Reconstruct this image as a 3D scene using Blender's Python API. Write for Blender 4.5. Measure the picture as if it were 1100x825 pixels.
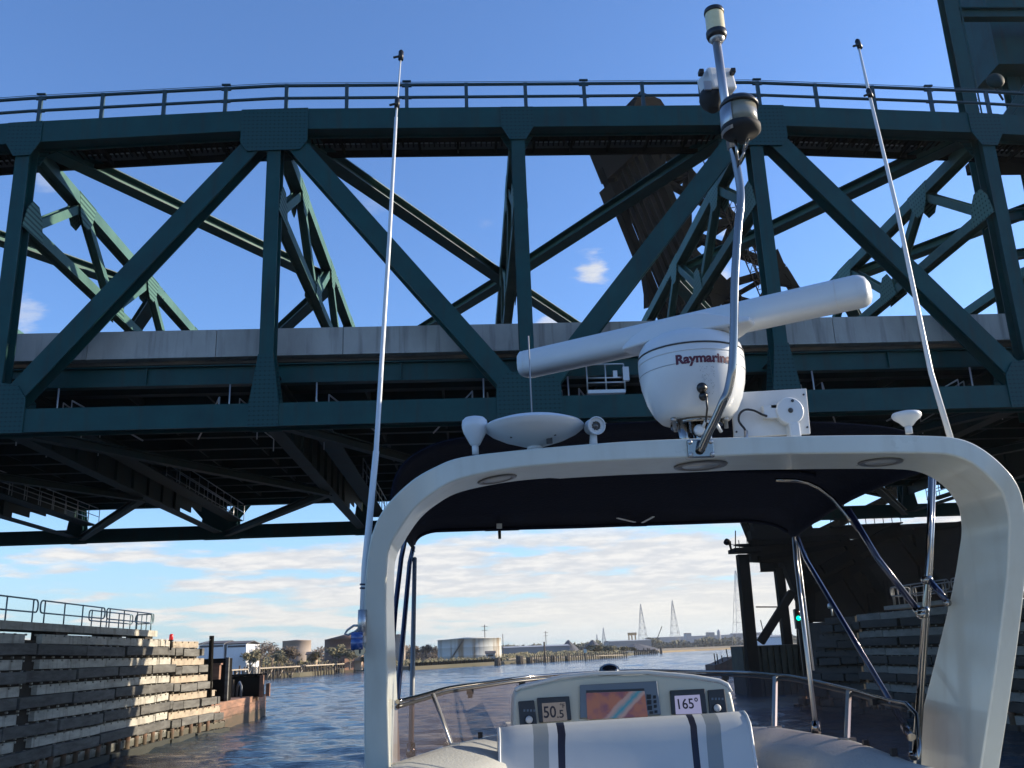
import bpy, math, random
import numpy as np
from mathutils import Vector, Matrix
random.seed(7)
PI = math.pi
R = math.radians
for o in list(bpy.data.objects): bpy.data.objects.remove(o)
scene = bpy.context.scene
COL = scene.collection

# ------------------------------------------------------------------ camera
FOC, PITCH, ROLL, YAW = 992.28, 0.28100539, -0.0383713, 0.05290501
CAM = Vector((0, 0, 4.6))
_F = Vector((math.sin(YAW)*math.cos(PITCH), math.cos(YAW)*math.cos(PITCH), math.sin(PITCH)))
_R0 = Vector((math.cos(YAW), -math.sin(YAW), 0)); _U0 = _R0.cross(_F)
_R = math.cos(ROLL)*_R0 + math.sin(ROLL)*_U0
_U = -math.sin(ROLL)*_R0 + math.cos(ROLL)*_U0
cd = bpy.data.cameras.new('camera'); cam = bpy.data.objects.new('camera', cd); COL.objects.link(cam)
cd.sensor_fit = 'HORIZONTAL'; cd.sensor_width = 36; cd.lens = 36*FOC/1100
cd.clip_start = 0.05; cd.clip_end = 20000
M = Matrix((_R, _U, -_F)).transposed().to_4x4(); M.translation = CAM
cam.matrix_world = M
scene.camera = cam

def at(px, py, Y=None, X=None, Z=None):
    """a point of the place, measured off the photograph at a known distance (Y), or on a plane of known X or height Z"""
    d = _F + _R*((px-550)/FOC) + _U*((412.5-py)/FOC)
    t = Y/d.y if Y is not None else (X/d.x if X is not None else (Z-CAM.z)/d.z)
    return CAM + d*t

# ------------------------------------------------------------------ sky, sun, exposure
SUN_AZ, SUN_EL = R(80), R(18)          # azimuth from +Y towards +X
w = bpy.data.worlds.new('World'); scene.world = w; w.use_nodes = True
nt = w.node_tree; N = nt.nodes; L = nt.links; N.clear()
def nd(t, **k):
    n = N.new(t)
    for a, b in k.items(): setattr(n, a, b)
    return n
out = nd('ShaderNodeOutputWorld'); bg = nd('ShaderNodeBackground'); L.new(bg.outputs[0], out.inputs[0])
sky = nd('ShaderNodeTexSky', sky_type='NISHITA', sun_disc=False, sun_elevation=SUN_EL, sun_rotation=SUN_AZ,
         altitude=0, air_density=1.0, dust_density=0.6, ozone_density=2.2)
bg.inputs[1].default_value = 0.1
tc = nd('ShaderNodeTexCoord'); sep = nd('ShaderNodeSeparateXYZ'); L.new(tc.outputs['Generated'], sep.inputs[0])
def math_(op, a, b=None, c=None, clamp=False):
    n = nd('ShaderNodeMath', operation=op); n.use_clamp = clamp
    for i, v in enumerate((a, b, c)):
        if v is None: continue
        if isinstance(v, (int, float)): n.inputs[i].default_value = v
        else: L.new(v, n.inputs[i])
    return n.outputs[0]
def ramp_(v, a, b):
    n = nd('ShaderNodeMapRange', interpolation_type='SMOOTHSTEP'); L.new(v, n.inputs[0])
    n.inputs[1].default_value = a; n.inputs[2].default_value = b; n.inputs[3].default_value = 0; n.inputs[4].default_value = 1
    return n.outputs[0]
zz = math_('ADD', sep.outputs[2], 0.10)
cx = math_('DIVIDE', sep.outputs[0], zz); cy = math_('DIVIDE', sep.outputs[1], zz)
comb = nd('ShaderNodeCombineXYZ'); L.new(cx, comb.inputs[0]); L.new(cy, comb.inputs[1])
def noise_(vec, sc, det, rough, loc=(0, 0, 0), scl=(1, 1, 1)):
    mp = nd('ShaderNodeMapping'); L.new(vec, mp.inputs[0]); mp.inputs['Location'].default_value = loc; mp.inputs['Scale'].default_value = scl
    n = nd('ShaderNodeTexNoise'); L.new(mp.outputs[0], n.inputs['Vector'])
    n.inputs['Scale'].default_value = sc; n.inputs['Detail'].default_value = det; n.inputs['Roughness'].default_value = rough
    return n.outputs['Fac']
n1 = noise_(comb.outputs[0], 1.45, 8, 0.53, (3.1, 1.7, 0), (1.0, 0.95, 1))
n2 = noise_(comb.outputs[0], 6.5, 5, 0.6, (8, 2, 0))
el = sep.outputs[2]
band = math_('MULTIPLY', ramp_(el, 0.15, 0.105), ramp_(el, -0.02, 0.035))
side = ramp_(sep.outputs[0], -0.55, -0.1)
cov = math_('MULTIPLY', band, math_('MULTIPLY_ADD', side, 0.15, 0.075))
low = math_('MULTIPLY', ramp_(el, 0.09, 0.03), math_('MULTIPLY', ramp_(sep.outputs[0], -0.12, 0.3), 0.2))
cov = math_('ADD', cov, low)
m1 = ramp_(math_('ADD', n1, cov), 0.60, 0.73)
m1 = math_('MULTIPLY', m1, band)
puff = noise_(comb.outputs[0], 1.15, 7, 0.6, (0.35, 5.2, 0))
pm = math_('MULTIPLY', ramp_(puff, 0.66, 0.76), ramp_(el, 0.62, 0.3))
pn_ = noise_(comb.outputs[0], 7.0, 6, 0.6, (1, 2, 0), (1, 1.6, 1))
for (px, py, rad_, st_) in ((638, 288, 0.040, 0.9), (592, 343, 0.034, 0.8), (28, 336, 0.040, 0.5), (48, 190, 0.035, 0.3), (790, 235, .04, .7), (770, 300, .05, .6)):
    dv_ = (at(px, py, Y=1.0)-CAM).normalized()
    vd = nd('ShaderNodeVectorMath', operation='DISTANCE'); L.new(tc.outputs['Generated'], vd.inputs[0]); vd.inputs[1].default_value = dv_
    pk = math_('ADD', pn_, math_('MULTIPLY', ramp_(vd.outputs['Value'], rad_, 0.0), 0.42))
    pm = math_('MAXIMUM', pm, math_('MULTIPLY', math_('MULTIPLY', ramp_(pk, 0.68, 0.95), ramp_(vd.outputs['Value'], rad_, rad_*.5)), st_))
mask = math_('MAXIMUM', m1, pm)
shade = ramp_(math_('ADD', math_('MULTIPLY', n2, 0.6), math_('MULTIPLY', n1, 0.5)), 0.48, 0.68)
ccol = nd('ShaderNodeMix', data_type='RGBA'); L.new(shade, ccol.inputs[0])
ccol.inputs[6].default_value = (3.7, 3.85, 4.1, 1); ccol.inputs[7].default_value = (4.9, 4.85, 4.75, 1)
warm = nd('ShaderNodeMix', data_type='RGBA'); L.new(math_('MULTIPLY', ramp_(el, 0.09, 0.0), 0.75), warm.inputs[0])
L.new(ccol.outputs[2], warm.inputs[6]); warm.inputs[7].default_value = (4.9, 4.75, 4.2, 1)
# sky tinted a little deeper blue, paler towards the horizon
skyc = nd('ShaderNodeMix', data_type='RGBA', blend_type='MULTIPLY'); skyc.inputs[0].default_value = 1
L.new(sky.outputs[0], skyc.inputs[6]); skyc.inputs[7].default_value = (0.82, 1.05, 1.42, 1)
hz = nd('ShaderNodeMix', data_type='RGBA'); L.new(math_('MULTIPLY', ramp_(el, 0.2, -0.02), 0.6), hz.inputs[0])
L.new(skyc.outputs[2], hz.inputs[6]); hz.inputs[7].default_value = (2.7, 3.9, 4.5, 1)
mx = nd('ShaderNodeMix', data_type='RGBA'); L.new(mask, mx.inputs[0]); L.new(hz.outputs[2], mx.inputs[6]); L.new(warm.outputs[2], mx.inputs[7])
L.new(mx.outputs[2], bg.inputs[0])
sd = bpy.data.lights.new('sun', 'SUN'); so = bpy.data.objects.new('sun', sd); COL.objects.link(so)
sd.energy = 4.2; sd.angle = R(0.53); sd.color = (1.0, 0.86, 0.66)
sv = Vector((math.sin(SUN_AZ)*math.cos(SUN_EL), math.cos(SUN_AZ)*math.cos(SUN_EL), math.sin(SUN_EL)))
so.rotation_euler = sv.to_track_quat('Z', 'Y').to_euler(); so.location = sv*200
vs = scene.view_settings; vs.view_transform = 'Standard'; vs.look = 'None'; vs.exposure = 0.95; vs.gamma = 1; vs.use_curve_mapping = False
scene.render.engine = 'CYCLES'
scene.cycles.max_bounces = 6; scene.cycles.transparent_max_bounces = 16

# ------------------------------------------------------------------ helpers
class MB:
    def __init__(s): s.v = []; s.f = []; s.m = []; s.sm = []
    def add(s, vs, fs, m=0, smooth=False):
        b = len(s.v); s.v += [tuple(v) for v in vs]
        for f in fs: s.f.append([b+i for i in f]); s.m.append(m); s.sm.append(smooth)
        return s
    def box(s, c, d, rz=0, m=0, rot=None):
        c = Vector(c); x, y, z = d[0]/2, d[1]/2, d[2]/2
        Q = rot if rot else Matrix.Rotation(rz, 3, 'Z')
        vs = [c + Q @ Vector((a*x, b*y, e*z)) for e in (-1, 1) for b in (-1, 1) for a in (-1, 1)]
        return s.add(vs, [(0, 2, 3, 1), (4, 5, 7, 6), (0, 1, 5, 4), (2, 6, 7, 3), (0, 4, 6, 2), (1, 3, 7, 5)], m)
    def frame(s, p0, p1, up):
        a = (Vector(p1)-Vector(p0)); l = a.length; a.normalize(); up = Vector(up)
        sd_ = a.cross(up)
        if sd_.length < 1e-4: sd_ = a.cross(Vector((1, 0, 0)))
        sd_.normalize(); u = sd_.cross(a).normalized()
        return a, sd_, u, l
    def beam(s, p0, p1, wd, ht, up=(0, 0, 1), m=0, ou=0, os_=0):
        p0 = Vector(p0); p1 = Vector(p1); a, sd_, u, l = s.frame(p0, p1, up)
        vs = []
        for p in (p0, p1):
            for i, j in ((-1, -1), (1, -1), (1, 1), (-1, 1)):
                vs.append(p + sd_*(i*wd/2+os_) + u*(j*ht/2+ou))
        return s.add(vs, [(3, 2, 1, 0), (4, 5, 6, 7), (0, 1, 5, 4), (1, 2, 6, 5), (2, 3, 7, 6), (3, 0, 4, 7)], m)
    def ibeam(s, p0, p1, wd, ht, up=(0, 0, 1), t=0.05, m=0):
        """flanges at +-ht/2 along up, web between"""
        s.beam(p0, p1, wd, t, up, m, ou=ht/2-t/2); s.beam(p0, p1, wd, t, up, m, ou=-ht/2+t/2)
        return s.beam(p0, p1, t, ht-2*t, up, m)
    def tube(s, pts, r, n=10, m=0, caps=True, closed=False):
        P = [Vector(p) for p in pts]; k = len(P); rs = r if isinstance(r, (list, tuple)) else [r]*k
        vs = []; prev = None
        for i in range(k):
            if closed: t = (P[(i+1) % k]-P[i-1])
            else: t = (P[min(i+1, k-1)]-P[max(i-1, 0)])
            t.normalize()
            if prev is None:
                u = t.orthogonal().normalized()
            else:
                u = (prev - t*prev.dot(t))
                u = u.normalized() if u.length > 1e-6 else t.orthogonal().normalized()
            prev = u; v = t.cross(u)
            for j in range(n):
                a = 2*PI*j/n; vs.append(P[i]+(u*math.cos(a)+v*math.sin(a))*rs[i])
        fs = []
        for i in range(k if closed else k-1):
            for j in range(n):
                i2 = (i+1) % k
                fs.append((i*n+j, i*n+(j+1) % n, i2*n+(j+1) % n, i2*n+j))
        s.add(vs, fs, m, True)
        if caps and not closed:
            b = len(s.v)-k*n
            s.f.append([b+j for j in range(n)][::-1]); s.m.append(m); s.sm.append(False)
            s.f.append([b+(k-1)*n+j for j in range(n)]); s.m.append(m); s.sm.append(False)
        return s
    def lathe(s, prof, c, axis=(0, 0, 1), n=32, m=0, smooth=True, sx=1, sy=1, ref=None):
        c = Vector(c); ax = Vector(axis).normalized(); u = Vector(ref) if ref else ax.orthogonal()
        if abs(ax.z) > .99 and not ref: u = Vector((1, 0, 0))
        u = (u-ax*u.dot(ax)).normalized(); v = ax.cross(u)
        vs = []; k = len(prof)
        for (r, z) in prof:
            for j in range(n):
                a = 2*PI*j/n; vs.append(c+ax*z+u*(r*sx*math.cos(a))+v*(r*sy*math.sin(a)))
        fs = [(i*n+j, i*n+(j+1) % n, (i+1)*n+(j+1) % n, (i+1)*n+j) for i in range(k-1) for j in range(n)]
        s.add(vs, fs, m, smooth)
        b = len(s.v)-k*n
        if prof[0][0] > 1e-5: s.f.append([b+j for j in range(n)][::-1]); s.m.append(m); s.sm.append(False)
        if prof[-1][0] > 1e-5: s.f.append([b+(k-1)*n+j for j in range(n)]); s.m.append(m); s.sm.append(False)
        return s
    def loft(s, rows, m=0, smooth=True, closed_u=False):
        n = len(rows[0]); vs = [p for r in rows for p in r]
        fs = []
        for i in range(len(rows)-1):
            for j in range(n if closed_u else n-1):
                j2 = (j+1) % n
                fs.append((i*n+j, i*n+j2, (i+1)*n+j2, (i+1)*n+j))
        return s.add(vs, fs, m, smooth)
    def prism(s, poly, ext, m=0):
        """closed polygon of 3D points extruded by vector ext"""
        P = [Vector(p) for p in poly]; k = len(P); e = Vector(ext)
        fs = [tuple(range(k))[::-1], tuple(range(k, 2*k))]+[(i, (i+1) % k, k+(i+1) % k, k+i) for i in range(k)]
        return s.add(P+[p+e for p in P], fs, m)
    def sphere(s, c, r, n=12, m=0, sc=(1, 1, 1)):
        prof = [(max(r*math.sin(PI*i/n), 0), -r*math.cos(PI*i/n)*sc[2]) for i in range(n+1)]
        return s.lathe(prof, c, (0, 0, 1), 2*n, m, True, sc[0], sc[1])
    def build(s, name, mats, parent=None, loc=None, fix=True):
        me = bpy.data.meshes.new(name)
        o0 = Vector(loc) if loc is not None else Vector((0, 0, 0))
        me.from_pydata([tuple(Vector(v)-o0) for v in s.v], [], s.f)
        mats = mats if isinstance(mats, (list, tuple)) else [mats]
        for q in mats: me.materials.append(q)
        me.polygons.foreach_set('material_index', s.m); me.polygons.foreach_set('use_smooth', s.sm)
        me.validate(); me.update()
        if fix:
            import bmesh
            bm = bmesh.new(); bm.from_mesh(me); bmesh.ops.recalc_face_normals(bm, faces=bm.faces); bm.to_mesh(me); bm.free()
        o = bpy.data.objects.new(name, me); COL.objects.link(o)
        if parent is not None:
            o.parent = parent; o.location = o0 - Vector(parent.location) if parent.parent is None else o0 - Vector(parent.location) - Vector(parent.parent.location)
        else: o.location = o0
        return o
def tag(o, label=None, cat=None, group=None, kind=None):
    if label: o['label'] = label
    if cat: o['category'] = cat
    if group: o['group'] = group
    if kind: o['kind'] = kind
    return o
def thing(name, loc, label, cat, group=None):
    o = bpy.data.objects.new(name, None); COL.objects.link(o); o.location = loc; o.empty_display_size = .2
    return tag(o, label, cat, group)
def bevel(o, wd, seg=2, ang=30):
    b = o.modifiers.new('bevel', 'BEVEL'); b.width = wd; b.segments = seg; b.limit_method = 'ANGLE'; b.angle_limit = R(ang)
    return o
def smooth(o, ang=40):
    me = o.data; me.polygons.foreach_set('use_smooth', [True]*len(me.polygons))
    try: me.set_sharp_from_angle(angle=R(ang))
    except Exception: pass
    return o
def copy_tree(o, parent=None, loc=None):
    c = o.copy(); COL.objects.link(c)
    if parent: c.parent = parent
    if loc is not None: c.location = loc
    for ch in list(o.children): copy_tree(ch, c)
    return c
def catmull(pts, n):
    P = [np.array(p, float) for p in pts]; P = [2*P[0]-P[1]]+P+[2*P[-1]-P[-2]]; o = []
    for i in range(1, len(P)-2):
        for j in range(n):
            t = j/n; a, b, c, d = P[i-1:i+3]
            o.append(.5*((2*b)+(-a+c)*t+(2*a-5*b+4*c-d)*t*t+(-a+3*b-3*c+d)*t**3))
    o.append(P[-2]); return o

# ------------------------------------------------------------------ materials
MATS = {}
def mat(name, col, rough=0.5, metal=0.0, col2=None, nscale=2.0, amt=0.5, bump=0.0, bscale=20, spec=None, coat=0, emit=None, estr=0, rvar=0.0, stretch=(1, 1, 1), thr=(0.35, 0.65), island=0, streak=None, tide=None):
    m = bpy.data.materials.new(name); m.use_nodes = True; t = m.node_tree; b = t.nodes['Principled BSDF']
    b.inputs['Base Color'].default_value = (*col, 1); b.inputs['Roughness'].default_value = rough; b.inputs['Metallic'].default_value = metal
    if spec is not None: b.inputs['Specular IOR Level'].default_value = spec
    if coat: b.inputs['Coat Weight'].default_value = coat; b.inputs['Coat Roughness'].default_value = .08
    if emit: b.inputs['Emission Color'].default_value = (*emit, 1); b.inputs['Emission Strength'].default_value = estr
    g = t.nodes.new('ShaderNodeNewGeometry'); mp = t.nodes.new('ShaderNodeMapping'); t.links.new(g.outputs['Position'], mp.inputs[0]); mp.inputs['Scale'].default_value = stretch
    if col2 is not None:
        n = t.nodes.new('ShaderNodeTexNoise'); n.inputs['Scale'].default_value = nscale; n.inputs['Detail'].default_value = 6; n.inputs['Roughness'].default_value = .65
        t.links.new(mp.outputs[0], n.inputs['Vector'])
        r = t.nodes.new('ShaderNodeMapRange'); r.inputs[1].default_value = thr[0]; r.inputs[2].default_value = thr[1]; r.inputs[4].default_value = amt
        t.links.new(n.outputs['Fac'], r.inputs[0])
        x = t.nodes.new('ShaderNodeMix'); x.data_type = 'RGBA'; x.inputs[6].default_value = (*col, 1); x.inputs[7].default_value = (*col2, 1)
        t.links.new(r.outputs[0], x.inputs[0]); t.links.new(x.outputs[2], b.inputs['Base Color'])
        if rvar:
            q = t.nodes.new('ShaderNodeMapRange'); q.inputs[3].default_value = rough-rvar; q.inputs[4].default_value = rough+rvar
            t.links.new(n.outputs['Fac'], q.inputs[0]); t.links.new(q.outputs[0], b.inputs['Roughness'])
    if island or streak:
        src = b.inputs['Base Color'].links[0].from_socket if b.inputs['Base Color'].links else None
        if island:
            q = t.nodes.new('ShaderNodeMapRange'); q.inputs[3].default_value = 1-island; q.inputs[4].default_value = 1+island*.45; t.links.new(g.outputs['Random Per Island'], q.inputs[0])
            x = t.nodes.new('ShaderNodeVectorMath'); x.operation = 'SCALE'
            if src: t.links.new(src, x.inputs[0])
            else: x.inputs[0].default_value = col
            t.links.new(q.outputs[0], x.inputs[3]); src = x.outputs[0]
        if streak:
            m2_ = t.nodes.new('ShaderNodeMapping'); m2_.inputs['Scale'].default_value = (streak[1], streak[1], streak[1]*.07); t.links.new(g.outputs['Position'], m2_.inputs[0])
            n = t.nodes.new('ShaderNodeTexNoise'); n.inputs['Scale'].default_value = 1; n.inputs['Detail'].default_value = 5; t.links.new(m2_.outputs[0], n.inputs['Vector'])
            q = t.nodes.new('ShaderNodeMapRange'); q.inputs[1].default_value = .52; q.inputs[2].default_value = .75; q.inputs[4].default_value = streak[2]; t.links.new(n.outputs['Fac'], q.inputs[0])
            x = t.nodes.new('ShaderNodeMix'); x.data_type = 'RGBA'; x.inputs[7].default_value = (*streak[0], 1); t.links.new(q.outputs[0], x.inputs[0])
            if src: t.links.new(src, x.inputs[6])
            else: x.inputs[6].default_value = (*col, 1)
            src = x.outputs[2]
        if tide:
            sz = t.nodes.new('ShaderNodeSeparateXYZ'); t.links.new(g.outputs['Position'], sz.inputs[0])
            n = t.nodes.new('ShaderNodeTexNoise'); n.inputs['Scale'].default_value = 1.2; n.inputs['Detail'].default_value = 5; t.links.new(g.outputs['Position'], n.inputs['Vector'])
            a_ = t.nodes.new('ShaderNodeMath'); a_.operation = 'MULTIPLY_ADD'; a_.inputs[1].default_value = -.9; t.links.new(n.outputs['Fac'], a_.inputs[0]); t.links.new(sz.outputs[2], a_.inputs[2])
            q = t.nodes.new('ShaderNodeMapRange'); q.inputs[1].default_value = .55; q.inputs[2].default_value = .15; q.inputs[4].default_value = .85; t.links.new(a_.outputs[0], q.inputs[0])
            x = t.nodes.new('ShaderNodeMix'); x.data_type = 'RGBA'; x.inputs[7].default_value = (*tide, 1); t.links.new(q.outputs[0], x.inputs[0]); t.links.new(src, x.inputs[6]); src = x.outputs[2]
        t.links.new(src, b.inputs['Base Color'])
    if bump:
        n = t.nodes.new('ShaderNodeTexNoise'); n.inputs['Scale'].default_value = bscale; n.inputs['Detail'].default_value = 5
        t.links.new(mp.outputs[0], n.inputs['Vector'])
        u = t.nodes.new('ShaderNodeBump'); u.inputs['Strength'].default_value = bump; u.inputs['Distance'].default_value = .02
        t.links.new(n.outputs['Fac'], u.inputs['Height']); t.links.new(u.outputs[0], b.inputs['Normal'])
    MATS[name] = m; return m
green = mat('green_paint', (.005, .064, .063), .5, 0, (.005, .036, .04), .7, .7, .15, 3, spec=.25, rvar=.1, streak=((.022, .03, .022), 3.5, .55))
faded_lit = mat('faded_sunlit_green_paint', (.075, .165, .142), .6, 0, (.04, .10, .09), .9, .7, spec=.2)  # faded paint, lightened towards sunlit mint; brace webs use it as lit strips
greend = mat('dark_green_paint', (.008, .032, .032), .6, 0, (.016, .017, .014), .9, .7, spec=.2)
gus = mat('bolted_plate_paint', (.0075, .056, .058), .5, spec=.25)
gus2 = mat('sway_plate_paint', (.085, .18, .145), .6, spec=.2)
def dots(m, sc, dark):
    t = m.node_tree; b = t.nodes['Principled BSDF']; g = t.nodes.new('ShaderNodeNewGeometry')
    mp = t.nodes.new('ShaderNodeVectorMath'); mp.operation = 'SCALE'; mp.inputs[3].default_value = sc; t.links.new(g.outputs['Position'], mp.inputs[0])
    fr = t.nodes.new('ShaderNodeVectorMath'); fr.operation = 'FRACTION'; t.links.new(mp.outputs[0], fr.inputs[0])
    su = t.nodes.new('ShaderNodeVectorMath'); su.operation = 'SUBTRACT'; su.inputs[1].default_value = (.5, .5, .5); t.links.new(fr.outputs[0], su.inputs[0])
    s2 = t.nodes.new('ShaderNodeSeparateXYZ'); t.links.new(su.outputs[0], s2.inputs[0])
    import itertools
    def M2(op, a, c=None):
        n = t.nodes.new('ShaderNodeMath'); n.operation = op
        for i, v in enumerate((a, c)):
            if v is None: continue
            if isinstance(v, (int, float)): n.inputs[i].default_value = v
            else: t.links.new(v, n.inputs[i])
        return n.outputs[0]
    # bolts on the two in-plane axes that vary: use z with max of x,y
    y2 = M2('POWER', s2.outputs[1], 2.0); z2 = M2('POWER', s2.outputs[2], 2.0); x2 = M2('POWER', s2.outputs[0], 2.0)
    d = M2('ADD', z2, M2('MINIMUM', x2, y2)); k = M2('LESS_THAN', d, .045)
    x = t.nodes.new('ShaderNodeMix'); x.data_type = 'RGBA'; x.inputs[6].default_value = b.inputs['Base Color'].default_value; x.inputs[7].default_value = (*dark, 1)
    t.links.new(k, x.inputs[0]); t.links.new(x.outputs[2], b.inputs['Base Color'])
dots(gus, 6.5, (.003, .03, .033)); dots(gus2, 5.2, (.02, .06, .05))
rustb = mat('rusty_brown_steel', (.0036, .0046, .0042), .9, 0, (.0065, .0062, .0055), .8, .5, spec=.0)
darkst = mat('dark_old_steel', (.011, .0108, .0102), .85, 0, (.020, .016, .0125), .9, .5, spec=.03)
conc = mat('parapet_concrete', (.45, .435, .40), .85, 0, (.31, .30, .28), 1.1, .6, .3, 12, stretch=(1, 1, .5), island=.1, streak=((.16, .15, .14), 4, .8))
slab = mat('deck_concrete', (.16, .15, .14), .9, 0, (.08, .075, .07), 1, .6)
asph = mat('asphalt', (.05, .05, .05), .9)
galvd = mat('dull_grating', (.07, .075, .08), .7)
galv2 = mat('dull_grey_rail', (.18, .19, .2), .5, .3)
galv = mat('galvanised_rail', (.5, .53, .55), .4, .6)
railg = mat('grey_green_rail', (.20, .29, .33), .45, .3)
dkrail = mat('dark_teal_rail', (.012, .045, .06), .5)
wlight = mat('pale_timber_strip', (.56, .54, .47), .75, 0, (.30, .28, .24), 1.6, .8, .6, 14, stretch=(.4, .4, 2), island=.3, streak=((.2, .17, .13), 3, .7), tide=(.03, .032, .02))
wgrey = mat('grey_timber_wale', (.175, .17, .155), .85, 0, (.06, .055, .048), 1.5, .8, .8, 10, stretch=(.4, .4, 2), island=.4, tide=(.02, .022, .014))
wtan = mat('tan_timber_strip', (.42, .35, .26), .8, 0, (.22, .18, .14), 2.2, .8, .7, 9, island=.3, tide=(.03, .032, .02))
wlight2 = mat('shaded_timber_strip', (.27, .27, .25), .8, 0, (.15, .15, .14), 1.6, .8, .6, 14, stretch=(.4, .4, 2), island=.3)  # darker copy of the pale strip, the right pier's shade painted in
wgrey2 = mat('shaded_timber_wale', (.05, .05, .047), .85, 0, (.025, .024, .022), 1.5, .8, .8, 10, stretch=(.4, .4, 2), island=.4)  # darker copy of the grey wale, shade of the right pier in its colour
wdark = mat('dark_timber_core', (.035, .03, .026), .9, 0, (.07, .055, .04), 2, .6)
rustw = mat('rust_stained_timber', (.32, .17, .11), .85, 0, (.14, .085, .06), 1.4, .9, .9, 6, stretch=(.4, .4, 2.2), island=.25, tide=(.06, .05, .03))
pilem = mat('timber_pile', (.09, .07, .05), .9, 0, (.04, .032, .026), 2, .8)
gel = mat('cream_gelcoat', (.53, .545, .49), .3, 0, (.45, .455, .40), 2.2, .6, 0, 5, coat=.4, rvar=.08, streak=((.40, .38, .32), 16, .4))
geld = mat('grey_nonskid_gelcoat', (.42, .43, .41), .5, 0, (.35, .36, .35), 3, .6, .2, 90)
white = mat('white_plastic', (.60, .625, .64), .35, 0, (.52, .54, .55), 4, .35, coat=.2)
whited = mat('weathered_white_plastic', (.62, .63, .63), .42, 0, (.45, .44, .42), 7, .4)
chrome = mat('stainless_steel', (.25, .235, .22), .09, 1.0)
brushed = mat('brushed_aluminium', (.42, .42, .42), .35, .9)
blk = mat('black_plastic', (.012, .012, .013), .4)
blkr = mat('black_rubber', (.01, .01, .01), .75)
navy = mat('navy_canvas', (.008, .011, .022), .95, 0, (.012, .016, .03), 2, .5, .3, 60, spec=.1)
navysleeve = mat('navy_tube_sleeve', (.012, .018, .05), .2, .2, coat=.5)
wire = mat('grey_wire', (.2, .2, .2), .5)
cable = mat('grey_cable', (.3, .31, .32), .4)
bluep = mat('blue_clamp', (.03, .07, .22), .25, .2, coat=.5)
# ------------------------------------------------------------------ water and land
def ocean():
    m = bpy.data.materials.new('river_water'); m.use_nodes = True; t = m.node_tree; b = t.nodes['Principled BSDF']
    b.inputs['Base Color'].default_value = (.03, .058, .085, 1); b.inputs['Roughness'].default_value = .06; b.inputs['IOR'].default_value = 1.33
    g = t.nodes.new('ShaderNodeNewGeometry')
    def nz(sc, st, det):
        mp = t.nodes.new('ShaderNodeMapping'); mp.inputs['Scale'].default_value = st; mp.inputs['Rotation'].default_value = (0, 0, R(12)); t.links.new(g.outputs['Position'], mp.inputs[0])
        n = t.nodes.new('ShaderNodeTexNoise'); n.inputs['Scale'].default_value = sc; n.inputs['Detail'].default_value = det; n.inputs['Roughness'].default_value = .6
        t.links.new(mp.outputs[0], n.inputs['Vector']); return n.outputs['Fac']
    a = nz(1.6, (.6, 1.15, 1), 6); c = nz(5.0, (.7, 1.3, 1), 4); e = nz(.02, (1, .35, 1), 3)
    def mm(op, x, y):
        n = t.nodes.new('ShaderNodeMath'); n.operation = op
        for i, v in enumerate((x, y)):
            if isinstance(v, (int, float)): n.inputs[i].default_value = v
            else: t.links.new(v, n.inputs[i])
        return n.outputs[0]
    h = mm('ADD', a, mm('MULTIPLY', c, .3))
    h = mm('MULTIPLY', h, mm('ADD', mm('MULTIPLY', e, 1.4), .3))
    u = t.nodes.new('ShaderNodeBump'); u.inputs['Strength'].default_value = 1.0; u.inputs['Distance'].default_value = .16
    t.links.new(h, u.inputs['Height']); t.links.new(u.outputs[0], b.inputs['Normal'])
    return m
wm = ocean()
def river_mesh():
    """a fan of wind ripples close by, on a flat sheet that runs to the horizon"""
    rr_ = 9*np.power(1.0052, np.arange(0, 980)); th = np.linspace(-.98, .98, 620)
    Rr_, Th = np.meshgrid(rr_, th, indexing='ij'); x = Rr_*np.sin(Th); y = -6+Rr_*np.cos(Th); z = np.zeros_like(x)
    rng = np.random.default_rng(4); sp = np.maximum(Rr_*.0052, Rr_*.0032)
    for i in range(46):
        lam = .55*(1.082**i); k = 2*PI/lam; a_ = R(78)+rng.normal(0, .55); amp = .0068*lam**.85*(1 if lam < 6 else (6/lam)**1.6)
        ph = rng.uniform(0, 6.28); fade = np.clip((lam/sp-2.2)/2.5, 0, 1)
        z += amp*fade*np.sin(k*(x*math.cos(a_)+y*math.sin(a_))+ph+.7*np.sin(x*.11+i)+.6*np.sin(y*.07+2*i))
    gust = .75+.35*np.sin(x*.045+1.3*np.sin(y*.021))*np.sin(y*.03+.5)
    z *= gust; edge = np.clip((rr_[-1]-Rr_)/200, 0, 1)*np.clip((.98-np.abs(Th))/.05, 0, 1); z = z*edge
    n, m = x.shape; V_ = np.stack([x, y, z], -1).reshape(-1, 3)
    idx = np.arange(n*m).reshape(n, m); F_ = np.stack([idx[:-1, :-1], idx[:-1, 1:], idx[1:, 1:], idx[1:, :-1]], -1).reshape(-1, 4)[:, ::-1]
    V_ = np.vstack([V_, [(-6000, -300, -.12), (6000, -300, -.12), (6000, 9000, -.12), (-6000, 9000, -.12)]]); q = n*m; F_ = np.vstack([F_, [(q, q+1, q+2, q+3)]])
    me = bpy.data.meshes.new('river'); me.vertices.add(len(V_)); me.vertices.foreach_set('co', V_.astype(np.float32).ravel())
    me.loops.add(F_.size); me.loops.foreach_set('vertex_index', F_.astype(np.int32).ravel()); me.polygons.add(len(F_))
    me.polygons.foreach_set('loop_start', np.arange(0, F_.size, 4, dtype=np.int32)); me.polygons.foreach_set('loop_total', np.full(len(F_), 4, dtype=np.int32))
    me.polygons.foreach_set('use_smooth', np.ones(len(F_), dtype=bool)); me.update(calc_edges=True); me.validate(); me.materials.append(wm)
    o = bpy.data.objects.new('river', me); COL.objects.link(o); return o
tag(river_mesh(), kind='structure')
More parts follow.
